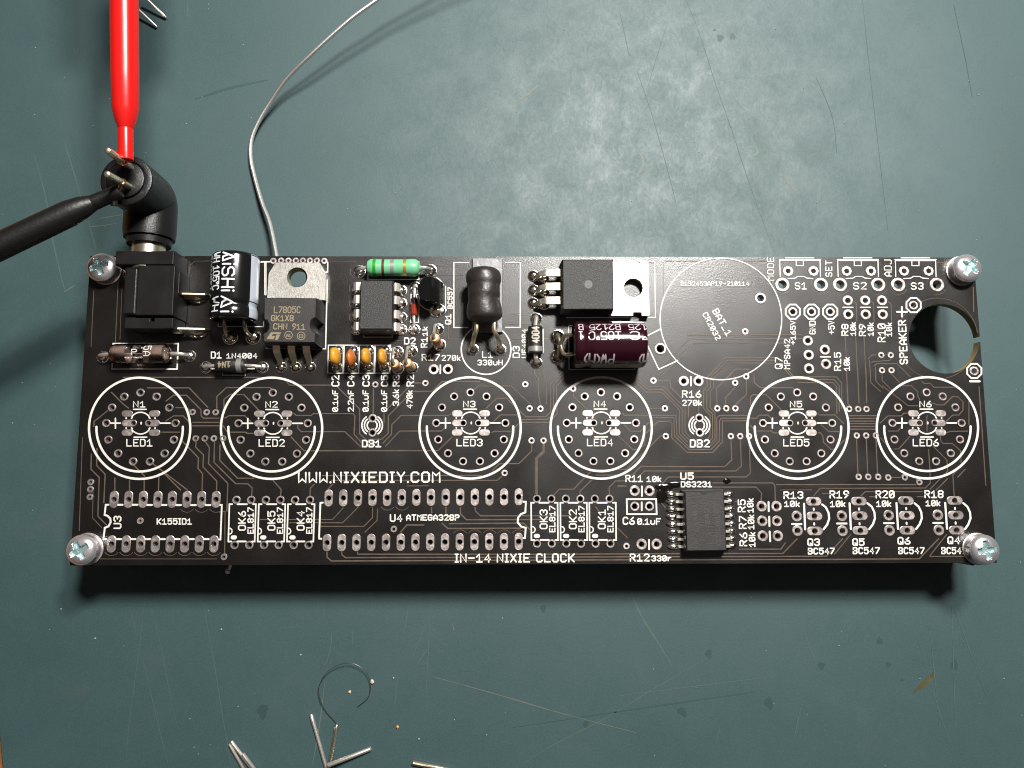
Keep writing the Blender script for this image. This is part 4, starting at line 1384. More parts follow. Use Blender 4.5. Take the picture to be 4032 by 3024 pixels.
# ------------------------------------------------------------------ parts lying along an axis with wire ends
def axial(name, label, cat, a, b, s1, s2, zc_, mk, lead='lead', lr=0.032, smt='solder', sr=0.1, names=('body',)):
    """a, b: ends of the body; s1, s2: the solder points"""
    mid = (Vector(a) + Vector(b)) / 2
    root = thing(name, label, cat, (mid.x, mid.y, ZB))
    A, B = up(a, zc_), up(b, zc_)
    ax = (B - A).normalized()
    for (e, s, sg) in ((A, s1, -1), (B, s2, 1)):
        m = MB()
        far = up(s, 0.02)
        d = Vector((far.x - e.x, far.y - e.y, 0))
        m.tube([e - ax * sg * 0.05, e + d * 0.45, e + d * 0.8 - Vector((0, 0, zc_ * 0.15)), far + Vector((0, 0, 0.08)), far], lr, 10, sub=4)
        m.build('wire_lead', lead, root)
        solder(root, s, sr, 0.075, smt)
    mk(root, A, B, ax)
    return root


def mk_fuse(root, A, B, ax):
    L = (B - A).length
    m = MB()
    m.lathe([(0.0, 0.02), (0.02, 0.11), (0.06, 0.165), (0.12, 0.178), (L - 0.12, 0.178), (L - 0.05, 0.15), (L, 0.06), (L + 0.01, 0.01)], A, ax, n=32)
    gt = m.build('glass_tube', 'clear_glass', root)
    for d0, d1 in ((0.03, 0.32), (0.6, 0.96)):
        m = MB()
        m.lathe([(d0, 0.05), (d0 + 0.015, 0.13), (d0 + 0.06, 0.155), (d1, 0.155), (d1, 0.14), (d1 - 0.02, 0.0)], A, ax, n=32)
        m.build('metal_cup', 'fuse_cup', root)
    m = MB()
    m.tube([A + ax * 0.3, A + ax * 0.62 + Vector((0, 0, 0.02))], 0.007, 6)
    m.build('filament', 'lead', root)
    m = MB()
    wrap(strokes('P', 0.085, 0.09), 0.016, lambda s_, t, l: A + ax * (0.46 + s_) + Vector((0, -0.04 + t, 0.178 + l)), m)
    wrap(strokes('5A', 0.17, 0.12, plain0=True), 0.014, lambda s_, t, l: A + ax * (0.66 + t) + Vector((0, (0.11 - s_), math.sqrt(max(0.001, 0.178 ** 2 - (0.11 - s_) ** 2)) + l)), m)
    m.build('printed_mark', 'silk', gt, sharp=None)


axial('fuse', 'glass tube fuse with coppery metal cups below the power jack', 'fuse', T1(505, 1228, ZB + .2), T1(1172, 1222, ZB + .2), T1(432, 1262), T1(1375, 1250), 0.2, mk_fuse, lr=0.036, sr=0.1)


def mk_diode(r, L0_, L1_, txt=None, tl=0):
    def f(root, A, B, ax):
        L = (B - A).length
        m = MB()
        m.lathe([(0, 0.0), (0.0, r * 0.9), (0.018, r), (L - 0.018, r), (L, r * 0.9), (L, 0)], A, ax, n=32)
        bd = m.build('body', 'epoxy', root)
        m = MB()
        m.lathe([(L0_, r + 0.0005), (L0_ + 0.002, r + 0.003), (L1_ - 0.002, r + 0.003), (L1_, r + 0.0005)], A, ax, n=32)
        m.build('band', 'band_silver', bd)
        if txt:
            s_txt, start, ln, h, flip = txt
            v = ax.cross(Vector((0, 0, 1)))
            m = MB()

            def place(s_, t, l):
                th = (t - h / 2) / r
                d = v * math.sin(th) * flip + Vector((0, 0, 1)) * math.cos(th)
                return A + ax * (start + s_ * tl) + d * (r + 0.002 + l)
            wrap(strokes(s_txt, ln, h, plain0=True), 0.022, place, m)
            m.build('printed_mark', 'laser_mark' if len(s_txt) < 4 else 'silk_dim', bd, sharp=None)
    return f


axial('diode', 'black diode with silver band under the D1 lettering', 'diode', T1(1668, 1355, ZB + .14), T1(1982, 1352, ZB + .14), T1(1552, 1375), T1(2168, 1375), 0.14,
      mk_diode(0.125, 0.365, 0.455, ('1N4', 0.27, 0.2, 0.1, 1), -1))
axial('diode', 'black diode with silver band and 4004 marking beside the coil', 'diode', T3(1264, 928, ZB + .14), T3(1268, 1228, ZB + .14), T3(1275, 842), T3(1275, 1325), 0.14,
      mk_diode(0.13, 0.365, 0.455, ('4004', 0.31, 0.28, 0.12, 1), -1), lr=0.04)


def mk_zener(root, A, B, ax):
    L = (B - A).length
    r = 0.062
    m = MB()
    m.lathe([(0, 0), (0.005, r * 0.7), (0.03, r), (L * 0.38, r), (L * 0.38, r), (L - 0.03, r), (L - 0.005, r * 0.7), (L, 0)], A, ax, n=24, mis=[1, 1, 1, 1, 0, 0, 0])
    m.build('glass_body', ['zener_red', 'zener_black'], root)


axial('diode', 'tiny orange-red glass diode standing next to the eight-pin chip', 'diode', T2(1882, 612, ZB + .1), T2(1882, 812, ZB + .1), T2(1895, 502), T2(1885, 965), 0.1, mk_zener, lr=0.026, sr=0.095)


def mk_green(root, A, B, ax):
    L = (B - A).length
    r = 0.155
    prof = [(-0.06, 0.02), (-0.02, 0.035), (0.0, 0.06), (0.025, 0.125), (0.08, r), (0.17, r), (0.22, r * 0.96), (L - 0.22, r * 0.96), (L - 0.17, r), (L - 0.08, r), (L - 0.025, 0.125), (L, 0.06), (L + 0.02, 0.035), (L + 0.06, 0.02)]
    m = MB()
    m.lathe(prof, A, ax, n=36)
    bd = m.build('body', 'res_green', root)

    def rr(d):
        for (a_, ra), (b_, rb) in zip(prof[:-1], prof[1:]):
            if a_ <= d <= b_:
                return ra + (rb - ra) * (d - a_) / (b_ - a_)
    for px_, mt, wb in ((1455, 'band_green', 0.055), (1550, 'band_brown', 0.045), (1650, 'band_silver', 0.062), (1787, 'band_gold', 0.055)):
        d = (px_ - 1362) / (1945 - 1362) * L
        ds = [d - wb / 2 + wb * k / 4 for k in range(5)]
        m = MB()
        m.lathe([(ds[0], rr(ds[0]) - 0.002)] + [(q, rr(q) + 0.0025) for q in ds] + [(ds[-1], rr(ds[-1]) - 0.002)], A, ax, n=36)
        m.build('colour_band', mt, bd)


axial('resistor', 'fat mint-green resistor with four colour bands above the eight-pin chip', 'resistor', T2(1366, 288, ZB + .2), T2(1942, 288, ZB + .2), T2(1283, 332), T2(2058, 322), 0.2, mk_green, lr=0.034, sr=0.11)


# ------------------------------------------------------------------ electrolytic capacitors lying on the board
def can(name, label, a, b, r, solders, mats, texts, stripe, base_u, leads_off):
    """a: closed end, b: the end with the wires; texts: (string, start, length, theta0, theta1, reading sign, stroke)"""
    A, B = up(a, r + 0.01), up(b, r + 0.01)
    ax = (B - A).normalized()
    L = (B - A).length
    root = thing(name, label, 'capacitor', ((A + B) / 2).xy.to_3d() + Vector((0, 0, ZB)))
    sv = ax.cross(Vector((0, 0, 1)))        # to one side
    m = MB()
    prof = [(0.0, r * 0.72), (0.004, r * 0.82), (0.015, r * 0.93), (0.045, r * 0.985), (0.09, r), (L - 0.34, r), (L - 0.29, r * 0.985), (L - 0.255, r * 0.93), (L - 0.23, r * 0.925),
            (L - 0.2, r * 0.96), (L - 0.15, r * 0.995), (L - 0.06, r), (L - 0.02, r * 0.975), (L, r * 0.9), (L + 0.004, r * 0.8)]
    m.lathe(prof, A, ax, n=72)
    sl = m.build('sleeve', mats[0], root, sharp=60)
    m = MB()
    m.lathe([(0.012, 0.0), (0.012, r * 0.75)], A, ax, n=40)
    m.build('can_top', 'lead_dull', root)
    m = MB()
    m.lathe([(L - 0.03, 0.0), (L - 0.03, r * 0.84)], A, ax, n=40)
    m.build('rubber_bung', 'rubber_black', root)

    def rr(d):
        for (p, ra), (q, rb) in zip(prof[:-1], prof[1:]):
            if p <= d <= q:
                return ra + (rb - ra) * (d - p) / (q - p)
        return r

    def place(d, th, l):
        return A + ax * d + (sv * math.sin(th) + Vector((0, 0, 1)) * math.cos(th)) * (rr(min(max(d, 0.02), L - 0.02)) + l)
    th0, th1 = stripe
    m = MB()
    nu, nw = 30, 10
    vs_ = [place(0.03 + (L - 0.05) * i / nu, th0 + (th1 - th0) * k / nw, 0.0022) for i in range(nu + 1) for k in range(nw + 1)]
    m.add(vs_, [[i * (nw + 1) + k, (i + 1) * (nw + 1) + k, (i + 1) * (nw + 1) + k + 1, i * (nw + 1) + k + 1] for i in range(nu) for k in range(nw)])
    m.build('stripe', mats[2], sl, sharp=None)
    for (s_, d0, ln, t0, t1, sg, wd) in texts:
        h = abs(t1 - t0) * r
        m = MB()
        wrap(strokes(s_, ln, h, plain0=True, gap=1.6), wd, lambda q, t, l: place(d0 + sg * q, t0 + (t1 - t0) * t / h, 0.002 + l), m, layer=0.001)
        m.build('printed_text', mats[1], sl, sharp=None)
    for (off, sp) in zip(leads_off, solders):
        e = B + sv * off
        far = up(sp, 0.03)
        m = MB()
        m.tube([e - ax * 0.05, e + ax * 0.05, e + ax * 0.14 - Vector((0, 0, 0.06)) + (far - e) * 0.1, far + Vector((0, 0, 0.14)), far], 0.034, 10, sub=4)
        m.build('wire_lead', 'lead_brass', root)
        solder(root, sp, 0.125, 0.1, 'solder_flux')
    return root


rad_ = math.radians
# axis runs down the photograph: sv = ax x z
can('capacitor', 'glossy black capacitor with white lettering lying beside the power jack', CT(618, 150, ZB + .41), CT(575, 1215, ZB + .41), 0.4,
    [CT(530, 1485), CT(905, 1485)], ('sleeve_black', 'sleeve_print', 'sleeve_stripe'),
    [('aiSHi', 0.06, 0.66, rad_(11), rad_(-17), 1, 0.029), ('ai', 0.82, 0.26, rad_(11), rad_(-17), 1, 0.029), ('wH 105oC', 0.05, 0.64, rad_(41), rad_(20), 1, 0.022),
     ('wH', 0.82, 0.24, rad_(41), rad_(20), 1, 0.022), ('2A0wPET', 0.08, 0.6, rad_(62), rad_(48), 1, 0.014)], (rad_(-58), rad_(-102)), 0, (0.16, -0.19))
can('capacitor', 'glossy purple capacitor with pale lettering lying below the transistor', T4(1212, 1125, ZB + .41), T4(432, 1125, ZB + .41), 0.4,
    [T4(262, 1045), T4(262, 1262)], ('sleeve_purple', 'purple_print', 'purple_stripe'),
    [('125', 0.02, 0.3, rad_(49), rad_(29), 1, 0.018), ('B2125', 0.47, 0.51, rad_(49), rad_(29), 1, 0.018), ('B', 1.1, 0.07, rad_(49), rad_(29), 1, 0.018),
     ('oC', 0.03, 0.28, rad_(23), rad_(3), 1, 0.022), ('105oC', 0.47, 0.53, rad_(23), rad_(3), 1, 0.022), ('1', 1.12, 0.05, rad_(23), rad_(3), 1, 0.022),
     ('Pw(M)', 0.58, 0.49, rad_(-34), rad_(-62), 1, 0.028), ('M)', 0.01, 0.13, rad_(-34), rad_(-62), 1, 0.028)], (rad_(-66), rad_(-112)), 0, (-0.17, 0.17))


# ------------------------------------------------------------------ tab-mounted parts
def ringplate(m, poly, hc, hr, z0, z1, mi=0):
    """plate with one round hole"""
    n = 36
    P = [Vector((p[0], p[1])) for p in poly]
    H = [Vector((hc[0] + hr * math.cos(2 * math.pi * i / n), hc[1] + hr * math.sin(2 * math.pi * i / n))) for i in range(n)]
    vs2_ = P + H
    e_ = [(i, (i + 1) % len(P)) for i in range(len(P))] + [(len(P) + i, len(P) + (i + 1) % n) for i in range(n)]
    ov_, _, of_, orv_, _, _ = delaunay_2d_cdt(vs2_, e_, [], 1, 1e-6)
    isH = [(o[0] >= len(P)) if o else False for o in orv_]
    tr = [list(f) for f in of_ if not all(isH[i] for i in f)]
    m.add([(p.x, p.y, z1) for p in ov_], tr, mi)
    m.add([(p.x, p.y, z0) for p in ov_], [t[::-1] for t in tr], mi)
    m.add([(p.x, p.y, z) for z in (z1, z0) for p in vs2_], [[a_, b_, b_ + len(vs2_), a_ + len(vs2_)] for a_, b_ in e_], mi)


root = thing('voltage_regulator', 'black voltage regulator with silver tab and hole lying on the board', 'regulator', T2(580, 800))
tz = 0.13
q = lambda u, v: T2(u, v, ZB + tz)
m = MB()
ringplate(m, [q(*p)[:2] for p in ((375, 232), (852, 234), (918, 345), (914, 640), (280, 630), (300, 350))], q(608, 392)[:2], cm(113) * 0.99, ZB + 0.006, ZB + tz)
m.build('metal_tab', 'tab_steel', root)
q = lambda u, v: T2(u, v, ZB + 0.45)
m = MB()
m.prism([q(*p)[:2] for p in ((248, 612), (818, 618), (815, 832), (790, 838), (762, 862), (750, 905), (752, 950), (775, 985), (802, 1000), (802, 1105), (238, 1098),
                             (242, 1000), (275, 985), (298, 950), (300, 905), (280, 862), (245, 845))], ZB + 0.02, ZB + 0.45, draft=0.035, bevel=0.015, mi=0, mside=1)
bd = m.build('body', ['epoxy_grey', 'epoxy_side'], root)
for (u0, u1) in ((380, 435), (542, 592), (705, 752)):
    p0, p1, p2 = T2(u0, 1090, ZB + .2), T2(u0 + 8, 1190, ZB + .2), T2(u1 - 15, 1300, ZB + .08)
    p3 = T2(u1, 1375, ZB)
    m = MB()
    strip(m, [p0 + Vector((0, 0.1, 0)), p1, p1 + (p2 - p1) * 0.25 + Vector((0, 0, 0.01)), p2, up(p3, 0.02)], [0.125, 0.125, 0.12, 0.085, 0.07], 0.05, (1, 0, 0))
    m.build('leg', 'lead_brass', root)
    solder(root, p3, 0.095, 0.07, 'solder_flux')
for s_, a_, b_, h, wd in (('L7805C', (358, 778), (640, 778), 64, 10), ('GK1X8', (328, 865), (565, 866), 58, 11), ('CHN', (352, 955), (495, 957), 58, 11), ('911', (558, 958), (690, 960), 58, 11)):
    pa, pb = q(*a_), q(*b_)
    dx = (pb - pa).normalized()
    dy = Vector((-dx.y, dx.x, 0))
    m = MB()
    wrap(strokes(s_, (pb - pa).length, cm(h), plain0=True), cm(wd), lambda x, y, l: pa + dx * x + dy * y + Vector((0, 0, l)), m, layer=0.0015, sub=1)
    m.build('printed_mark', 'laser_mark', bd, sharp=None)
m = MB()
for k, pl in enumerate(([(275, 1062), (325, 990), (435, 992), (425, 1010), (345, 1008), (330, 1030), (372, 1032), (350, 1068)], [(385, 1015), (425, 1017), (395, 1075), (368, 1073)])):
    m.add([q(u, v) + Vector((0, 0, 0.0015)) for u, v in pl], [list(range(len(pl)))])
for cu, cv in ((515, 1022), (652, 1030)):
    v2, fs = ribbon2d([q(*p)[:2] for p in arc(cu, cv, 42, 0, 360, 20)], cm(7), True)
    m.add([(p.x, p.y, ZB + 0.4515) for p in v2], fs)
for s_, u, v in (('A1', 495, 1040), ('e3'.upper(), 630, 1048)):
    pa = q(u, v)
    wrap(strokes(s_, cm(40), cm(30)), cm(7), lambda x, y, l: pa + Vector((x, y, l)), m, layer=0.0017, sub=1)
m.build('maker_mark', 'laser_mark', bd, sharp=None)

root = thing('power_transistor', 'black power transistor with bright tab and an 8 in a circle', 'transistor', T4(700, 500))
q = lambda u, v: T4(u, v, ZB + 0.16)
m = MB()
ringplate(m, [q(*p)[:2] for p in ((830, 217), (1112, 217), (1112, 245), (1165, 245), (1165, 217), (1247, 217), (1262, 806), (1182, 806), (1182, 770), (1085, 770), (1085, 806), (830, 806))],
          q(1088, 506)[:2], cm(108) * 0.99, ZB + 0.03, ZB + 0.16)
m.build('metal_tab', 'tab_tin', root)
q = lambda u, v: T4(u, v, ZB + 0.46)
m = MB()
m.prism([q(*p)[:2] for p in ((316, 197), (869, 195), (875, 743), (318, 745))], ZB + 0.03, ZB + 0.46, draft=0.02, bevel=0.018, mi=0, mside=1)
bd = m.build('body', ['epoxy_rough', 'epoxy_side'], root)
for v, sv_ in ((343, (T3(1300, 385))), (494, T3(1302, 540)), (645, T3(1300, 680))):
    p0, p1 = T4(330, v, ZB + .27), T4(150, v, ZB + .27)
    p2 = T4(75, v + 12, ZB + .22)
    m = MB()
    strip(m, [p0 + Vector((0.1, 0, 0)), p1, p1 + (p2 - p1) * 0.4, p2, p2 + Vector((-0.06, -0.02, -0.1)), up(sv_, 0.03)], [0.13, 0.13, 0.1, 0.075, 0.07, 0.07], 0.05, (0, 1, 0))
    m.build('leg', 'tab_tin', root)
    solder(root, sv_ + Vector((-0.09, 0.01, 0)), 0.095, 0.055, 'solder_flux')
    solder(root, sv_ + Vector((0.1, -0.02, 0)), 0.09, 0.06, 'solder_flux')
m = MB()
v2, fs = [Vector(q(*p)[:2]) for p in arc(600, 468, 44, 0, 360, 24)][:-1], [list(range(24))]
m.add([(p.x, p.y, ZB + 0.4612) for p in v2], fs)
m.build('mould_dot', 'laser_grey', bd, sharp=None)
m = MB()
pa = q(620, 492)
wrap(strokes('8', cm(50), cm(32)), cm(7), lambda x, y, l: pa + Vector((-y, x, l)), m, layer=0.0016, sub=1)
m.build('printed_mark', 'epoxy_side', bd, sharp=None)

# ------------------------------------------------------------------ eight-pin chip
root = thing('eight_pin_chip', 'square black eight-pin chip below the green resistor', 'chip', T2(1470, 700))
q = lambda u, v: T2(u, v, ZB + 0.45)
m = MB()
m.prism([q(*p)[:2] for p in ((1300, 422), (1652, 426), (1646, 958), (1285, 958))], ZB + 0.09, ZB + 0.45, draft=0.03, bevel=0.015, mi=0, mside=1)
bd = m.build('body', ['epoxy_rough', 'epoxy_side'], root)
for k in range(4):
    vL, vR = (490, 632, 785, 925)[k], (498, 640, 795, 930)[k]
    for u, v, sx in ((1285, vL, -1), (1655, vR, 1)):
        p = T2(u, v, ZB + 0.28)
        m = MB()
        strip(m, [p + Vector((-sx * 0.08, 0, 0)), p + Vector((sx * 0.05, 0, 0)), p + Vector((sx * 0.09, 0, -0.03)), p + Vector((sx * 0.1, 0, -0.12))], [0.145] * 4, 0.028, (0, 1, 0))
        strip(m, [p + Vector((sx * 0.1, 0, -0.11)), p + Vector((sx * 0.105, 0, -0.29))], [0.06] * 2, 0.027, (0, 1, 0))
        m.build('pin', 'lead_dull', root)
        solder(root, p + Vector((sx * 0.105, 0, 0)), 0.095, 0.09)

# ------------------------------------------------------------------ small surface clock chip
root = thing('clock_chip', 'grey sixteen-pin chip soldered flat among shiny flux', 'chip', L4(770, 700))
q = lambda u, v: L4(u, v, ZB + 0.25)
m = MB()
m.prism([q(*p)[:2] for p in ((540, 372), (972, 362), (1003, 1022), (560, 1028))], ZB + 0.02, ZB + 0.25, draft=0.02, bevel=0.02, mi=0, mside=1)
bd = m.build('body', ['epoxy_grey', 'epoxy_side'], root)
m = MB()
pl = [Vector(q(*p)[:2]) for p in arc(752, 368, 42, 0, 180, 12)]
m.add([(p.x, p.y, ZB + 0.2512) for p in pl], [list(range(len(pl)))])
m.build('index_notch', 'epoxy_side', bd, sharp=None)
for k in range(8):
    for side in (-1, 1):
        u0, v0 = (525 + 4 * k, 405 + 82 * k) if side < 0 else (985 + 4 * k, 400 + 81 * k)
        p = L4(u0, v0, ZB + 0.1)
        m = MB()
        strip(m, [p + Vector((-side * 0.1, 0, 0.03)), p + Vector((side * 0.02, 0, 0.03)), p + Vector((side * 0.06, 0, -0.07)), p + Vector((side * (0.17 if side < 0 else 0.09), 0, -0.085))], 0.045, 0.02, (0, 1, 0))
        m.build('pin', 'lead', root)
        m = MB()
        c = p + Vector((side * (0.19 if side < 0 else 0.1), 0, 0))
        m.ball((c.x, c.y, ZB + 0.004), (0.105 if side < 0 else 0.075, 0.05, 0.05), 12, jit=0.16, lo=0.0)
        m.build('solder_joint', 'solder', root)
for s_, a_, b_, h in (('D21A157', (935, 950), (905, 500), 42), ('140A2', (820, 850), (800, 560), 40), ('1448', (690, 820), (672, 590), 34)):
    pa, pb = q(*a_), q(*b_)
    dx = (pb - pa).normalized()
    dy = Vector((-dx.y, dx.x, 0))
    m = MB()
    wrap(strokes(s_, (pb - pa).length, cm(h)), cm(6), lambda x, y, l: pa + dx * x + dy * y + Vector((0, 0, l)), m, layer=0.0012, sub=1)
    m.build('printed_mark', 'laser_grey', bd, sharp=None)

# ------------------------------------------------------------------ ceramic capacitors in a row
for (u, v, w_, h_, mt, lab, sol) in (
        (1010, 1250, 128, 212, 'ceramic_yellow', 'yellow blob capacitor standing over the C2 lettering', ((1062, 1190), (1045, 1372))),
        (1185, 1268, 112, 212, 'ceramic_orange', 'orange lens-shaped capacitor standing over the C4 lettering', ((1228, 1195), (1215, 1372))),
        (1348, 1252, 112, 200, 'ceramic_yellow', 'yellow blob capacitor standing over the C3 lettering', ((1400, 1190), (1390, 1368))),
        (1528, 1255, 100, 196, 'ceramic_yellow', 'yellow blob capacitor standing over the C5 lettering', ((1578, 1190), (1560, 1368)))):
    c = T2(u, v, ZB + 0.33)
    root = thing('ceramic_capacitor', lab, 'capacitor', (c.x, c.y, ZB), 'row of small blob capacitors')
    a_, b_ = cm(w_) / 2 * 0.93, cm(h_) / 2 * 0.93
    m = MB()
    pw = 2.6 if mt == 'ceramic_yellow' else 1.45
    nn, kk = 28, 18
    vs_, fs = [], []
    for i in range(kk + 1):
        ph = -math.pi / 2 + math.pi * i / kk
        cz_, cr_ = math.sin(ph), max(math.cos(ph), 1e-3)
        for k in range(nn):
            t = 2 * math.pi * k / nn
            ex = 2 / pw
            x = a_ * cr_ * math.copysign(abs(math.cos(t)) ** (ex if mt == 'ceramic_yellow' else 1.25), math.cos(t))
            y = b_ * cr_ ** 0.8 * math.copysign(abs(math.sin(t)) ** ex, math.sin(t))
            vs_.append((c.x + x, c.y + y, c.z - 0.06 + 0.2 * cz_))
    fs = [[i * nn + k, i * nn + (k + 1) % nn, (i + 1) * nn + (k + 1) % nn, (i + 1) * nn + k] for i in range(kk) for k in range(nn)]
    m.add(vs_, fs)
    m.build('body', mt, root)
    for su, sv_ in sol:
        p = T2(su, sv_)
        solder(root, p, 0.085, 0.08, 'solder_flux' if sv_ > 1300 else 'solder')
        m = MB()
        m.tube([up(p, 0.03), Vector((c.x + (p.x - c.x) * 0.6, p.y + (c.y - p.y) * 0.3, ZB + 0.2)), Vector((c.x, c.y + (p.y - c.y) * 0.4, ZB + 0.26))], 0.022, 8)
        m.build('wire_lead', 'lead', root)

# ------------------------------------------------------------------ small resistors standing upright
for (tu, tv, bu, bv, wu, wv, bands, lab) in (
        (1658, 1328, 1695, 1372, 1702, 1208, ('band_orange', 'band_red', 'band_red'), 'small upright resistor with orange and red bands above R3'),
        (1798, 1322, 1850, 1368, 1855, 1198, ('band_yellow', 'res_tan', 'band_yellow'), 'small upright tan resistor with yellow bands above R2'),
        (2098, 1045, 2150, 1120, 2142, 962, ('band_brown', 'band_red', 'res_tan'), 'small upright tan resistor with red band beside the 1k lettering')):
    zt = 0.5
    b_, t_ = T2(bu, bv, ZB + 0.06), T2(tu, tv, ZB + zt)
    root = thing('upright_resistor', lab, 'resistor', (b_.x, b_.y, ZB), 'small resistors standing on end')
    ax = t_ - b_
    L = ax.length
    m = MB()
    r = 0.083
    m.lathe([(0, 0.02), (0.02, 0.06), (0.06, r * 1.03), (0.12, r), (0.14, r * 0.9), (L - 0.12, r * 0.9), (L - 0.1, r), (L - 0.05, r * 1.03), (L - 0.012, 0.065), (L, 0.03)], b_, ax, n=28)
    bd = m.build('body', 'res_tan', root)
    for k, mt in enumerate(bands):
        m = MB()
        d = L - 0.14 - 0.1 * k
        m.lathe([(d - 0.03, r * 0.88), (d - 0.03, r * 0.93), (d + 0.03, r * 0.93), (d + 0.03, r * 0.88)], b_, ax, n=28)
        m.build('colour_band', mt, bd)
    wv_ = T2(wu, wv)
    m = MB()
    m.tube([t_ - ax.normalized() * 0.02, t_ + Vector((0, 0.01, 0.06)), t_ + (up(wv_, zt + 0.08) - t_) * 0.4 + Vector((0, 0, 0.05)), up(wv_, zt * 0.85) + Vector((-0.02, 0, 0)), up(wv_, 0.2), up(wv_, 0.02)], 0.024, 8, sub=4)
    m.build('wire_lead', 'lead', root)
    solder(root, wv_, 0.1, 0.085)
    solder(root, T2(bu + 12, bv + 12), 0.1, 0.06)

# ------------------------------------------------------------------ small transistor tipped on its legs
q0 = T3(120, 560, ZB)
root = thing('small_transistor', 'small shiny black half-round transistor leaning by the Q1 lettering', 'transistor', (q0.x, q0.y, ZB))
prof = [(0.06, -0.21), (0.06, 0.21)]
prof = [(0.075, -0.205), (0.075, 0.205)] + [(0.0 + 0.235 * math.cos(t), 0.235 * math.sin(t)) for t in [math.radians(60 + 240 * i / 20 + 0) for i in range(1, 20)]]
rot = Matrix.Rotation(math.radians(-22), 3, 'Y')
cT = T3(98, 512, ZB + 0.48)
m = MB()
npf = len(prof)
vs_ = []
for z_, s_ in ((-0.5, 0.97), (-0.015, 1.0), (0.0, 0.96)):
    for x, y in prof:
        vs_.append(cT + rot @ Vector((x * s_ * 0.92, y * s_ * 0.92, z_ * 0.92)))
fs = [[k * npf + i, k * npf + (i + 1) % npf, (k + 1) * npf + (i + 1) % npf, (k + 1) * npf + i] for k in range(2) for i in range(npf)]
fs += [[2 * npf + i for i in range(npf)], [i for i in range(npf)][::-1]]
m.add(vs_, fs)
m.build('body', 'epoxy_gloss', root)
for sp, oy in ((T3(185, 760), -0.12), (T3(120, 640), 0.0), (T3(60, 640), 0.1)):
    m = MB()
    s0 = cT + rot @ Vector((0, oy, -0.49))
    m.tube([s0, s0 + (up(sp, 0.05) - s0) * 0.5, up(sp, 0.03)], 0.024, 8)
    m.build('leg', 'lead_brass', root)
solder(root, T3(188, 762), 0.11, 0.05, 'solder_flux')
solder(root, T3(235, 755), 0.09, 0.045, 'solder')

# ------------------------------------------------------------------ coil in shrink sleeve on its tape
m = MB()
a_, b_ = T3(582, 182, ZB + .06), T3(908, 992, ZB + .06)
m.box((a_.x, a_.y, ZB + 0.014), (b_.x, b_.y, ZB + 0.07), bevel=0.01)
m.build('tape_strip', 'tape', label='shiny grey foam tape strip under the black coil', cat='tape', loc=((a_.x + b_.x) / 2, (a_.y + b_.y) / 2, ZB))
A, B = T3(700, 300, ZB + .42), T3(715, 885, ZB + .42)
root = thing('coil', 'dark grey shrink-wrapped coil lying on tape above the L1 lettering', 'coil', ((A.x + B.x) / 2, (A.y + B.y) / 2, ZB))
L = (B - A).length
m = MB()
prof = [(0.0, 0.0), (0.0, 0.17), (0.02, 0.235), (0.07, 0.28), (0.14, 0.296), (0.23, 0.298), (0.3, 0.283), (0.36, 0.285), (0.46, 0.291), (0.54, 0.281), (0.6, 0.284), (0.7, 0.297), (0.8, 0.3), (0.87, 0.285), (L - 0.04, 0.235), (L, 0.16), (L, 0.0)]
P_, R_ = smooth_path([Vector((d, r, 0)) for d, r in prof], [0] * len(prof), 3)
m.lathe([(p.x, max(p.y, 0)) for p in P_], A, B - A, n=56)
for i, p in enumerate(m.v):        # sleeve is not perfectly round
    k = math.sin(p.y * 9 + math.atan2(p.z - A.z, p.x - A.x) * 2) * 0.012
    m.v[i] = p + Vector((p.x - A.x, 0, p.z - A.z)) * k * 3
m.build('sleeve', 'shrink', root)
for u, v, su, sv_ in ((625, 900, 588, 1180), (818, 905, 885, 1185)):
    p0, p1 = T3(u, v, ZB + .42), T3(su, sv_)
    m = MB()
    m.tube([p0 + Vector((0, 0.1, 0)), p0 + Vector((0, -0.1, 0.02)), p0 + (up(p1, 0.35) - p0) * 0.6, up(p1, 0.2) + Vector((0, 0.05, 0)), up(p1, 0.02)], 0.042, 10, sub=4)
    m.build('wire_lead', 'lead_brass', root)
    solder(root, p1, 0.095, 0.07)

# flux left around the clock chip's joints
m = MB()
for k, (u, v, a_, b_) in enumerate(((320, 330, 0.16, 0.06), (290, 430, 0.1, 0.12), (440, 300, 0.13, 0.05), (1000, 262, 0.07, 0.05))):
    p = L4(u, v)
    m.ball((p.x, p.y, ZB + 0.001 + 0.0004 * k), (a_, b_, 0.009), 14, jit=0.2, lo=0.0)
fx = m.build('flux_residue', 'flux', board)
fx['kind'] = 'stuff'

# ------------------------------------------------------------------ things lying on the mat
W_ = [(3200, -760, 1.9), (2600, -390, 1.35), (2200, -110, 1.0), (2050, 0, 0.92), (1900, 110, 0.84), (1700, 290, 0.66), (1560, 430, 0.45), (1470, 560, 0.27), (1410, 660, 0.18), (1370, 760, 0.12), (1365, 860, 0.1), (1385, 960, 0.12),
      (1425, 1100, 0.2), (1470, 1220, 0.3), (1505, 1390, 0.45), (1515, 1450, 0.5)]
m = MB()
m.tube([UL(u, v, z) for u, v, z in W_], 0.04, 10, sub=6)
m.build('solder_wire', 'wire_solder', label='long curving grey solder wire running up from behind the board', cat='wire', loc=UL(1400, 900, 0))


def stick(tl, a, b, r, mt, label, z0=None, z1=None, bump=True):
    z0 = r if z0 is None else z0
    z1 = r if z1 is None else z1
    p, q_ = tl(*a, z0), tl(*b, z1)
    m = MB()
    d = q_ - p
    m.tube([p, p + d * 0.02, p + d * 0.12, p + d * 0.22, p + d * 0.98, q_], [r * 0.7, r, r * (1.15 if bump else 1), r, r, r * 0.85], 10)
    return m.build('lead_offcut', mt, label=label, cat='wire offcut', group='clipped wire ends on the mat', loc=p)


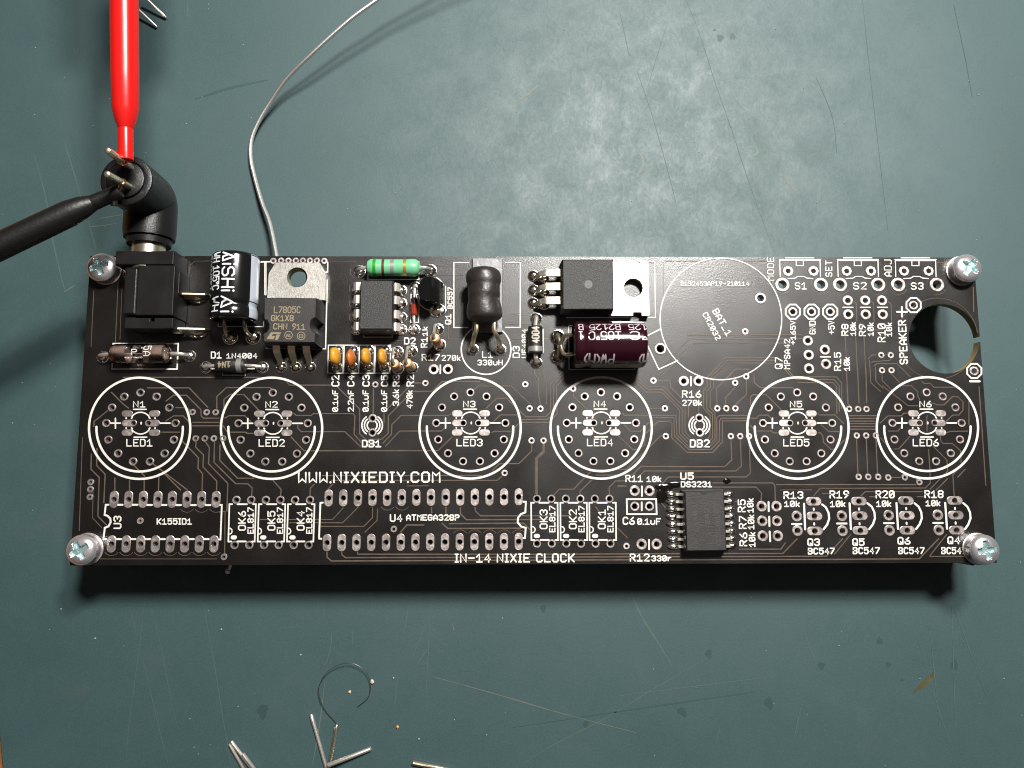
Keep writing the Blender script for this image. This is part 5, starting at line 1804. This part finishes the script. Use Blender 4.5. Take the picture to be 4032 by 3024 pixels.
stick(LD, (855, 730), (980, 1170), 0.033, 'lead_dull', 'clipped wire end, leftmost of the three crossing offcuts')
stick(LD, (1060, 810), (992, 1190), 0.032, 'lead_brass', 'clipped wire end with brownish tip, middle of the crossing offcuts', 0.05, 0.1)
stick(LD, (1330, 1000), (985, 1135), 0.04, 'lead', 'bright clipped wire end lying flattest of the crossing offcuts', 0.04, 0.16, False)
stick(LD, (1655, 1112), (1990, 1180), 0.042, 'lead_brass', 'yellowish clipped wire end alone at the lower picture edge', None, None, False)
stick(LD, (207, 962), (330, 1180), 0.03, 'lead', 'thin clipped wire end on the outer side of the bundle', None, None, False)
stick(LD, (222, 942), (410, 1190), 0.032, 'lead_dull', 'clipped wire end with the topmost tip of the bundle', 0.05, 0.05, False)
stick(LD, (312, 1040), (430, 1200), 0.036, 'lead', 'shortest clipped wire end of the bundle beside the crossing offcuts', 0.07, 0.07, False)
stick(UL, (905, 97), (780, -25), 0.026, 'lead_dull', 'thin wire end by the red clip, farther from the clip', 0.05, 0.3, False)
stick(UL, (855, 148), (700, 0), 0.026, 'lead_dull', 'thin wire end by the red clip, partly hidden under it', 0.05, 0.3, False)
m = MB()
hp = [(1055, 800), (985, 720), (940, 650), (917, 570), (920, 500), (960, 420), (1030, 360), (1110, 328), (1190, 328), (1260, 365), (1305, 420), (1325, 490), (1320, 560), (1290, 615), (1220, 670)]
m.tube([LD(u, v, 0.02 + 0.1 * math.sin(math.pi * k / 14)) for k, (u, v) in enumerate(hp)], 0.0058, 6, sub=4)
m.build('curled_hair', 'hair', label='fine dark curled strand lying in a loop on the mat', cat='strand', loc=LD(1120, 520, 0))
for (u, v, r, mt, lab) in ((1340, 468, 0.036, 'crumb_tan', 'pale solder crumb touching the curled strand'), (1162, 550, 0.026, 'crumb_tan', 'pale crumb inside the loop of the curled strand'),
                           (1540, 828, 0.025, 'crumb_orange', 'tiny orange crumb to the side of the crossing offcuts')):
    p = LD(u, v, 0)
    m = MB()
    m.ball((p.x, p.y, r * 0.6), (r, r * 1.15, r * 0.7), 10, jit=0.15)
    m.build('crumb', mt, label=lab, cat='crumb', group='crumbs on the mat', loc=(p.x, p.y, 0))
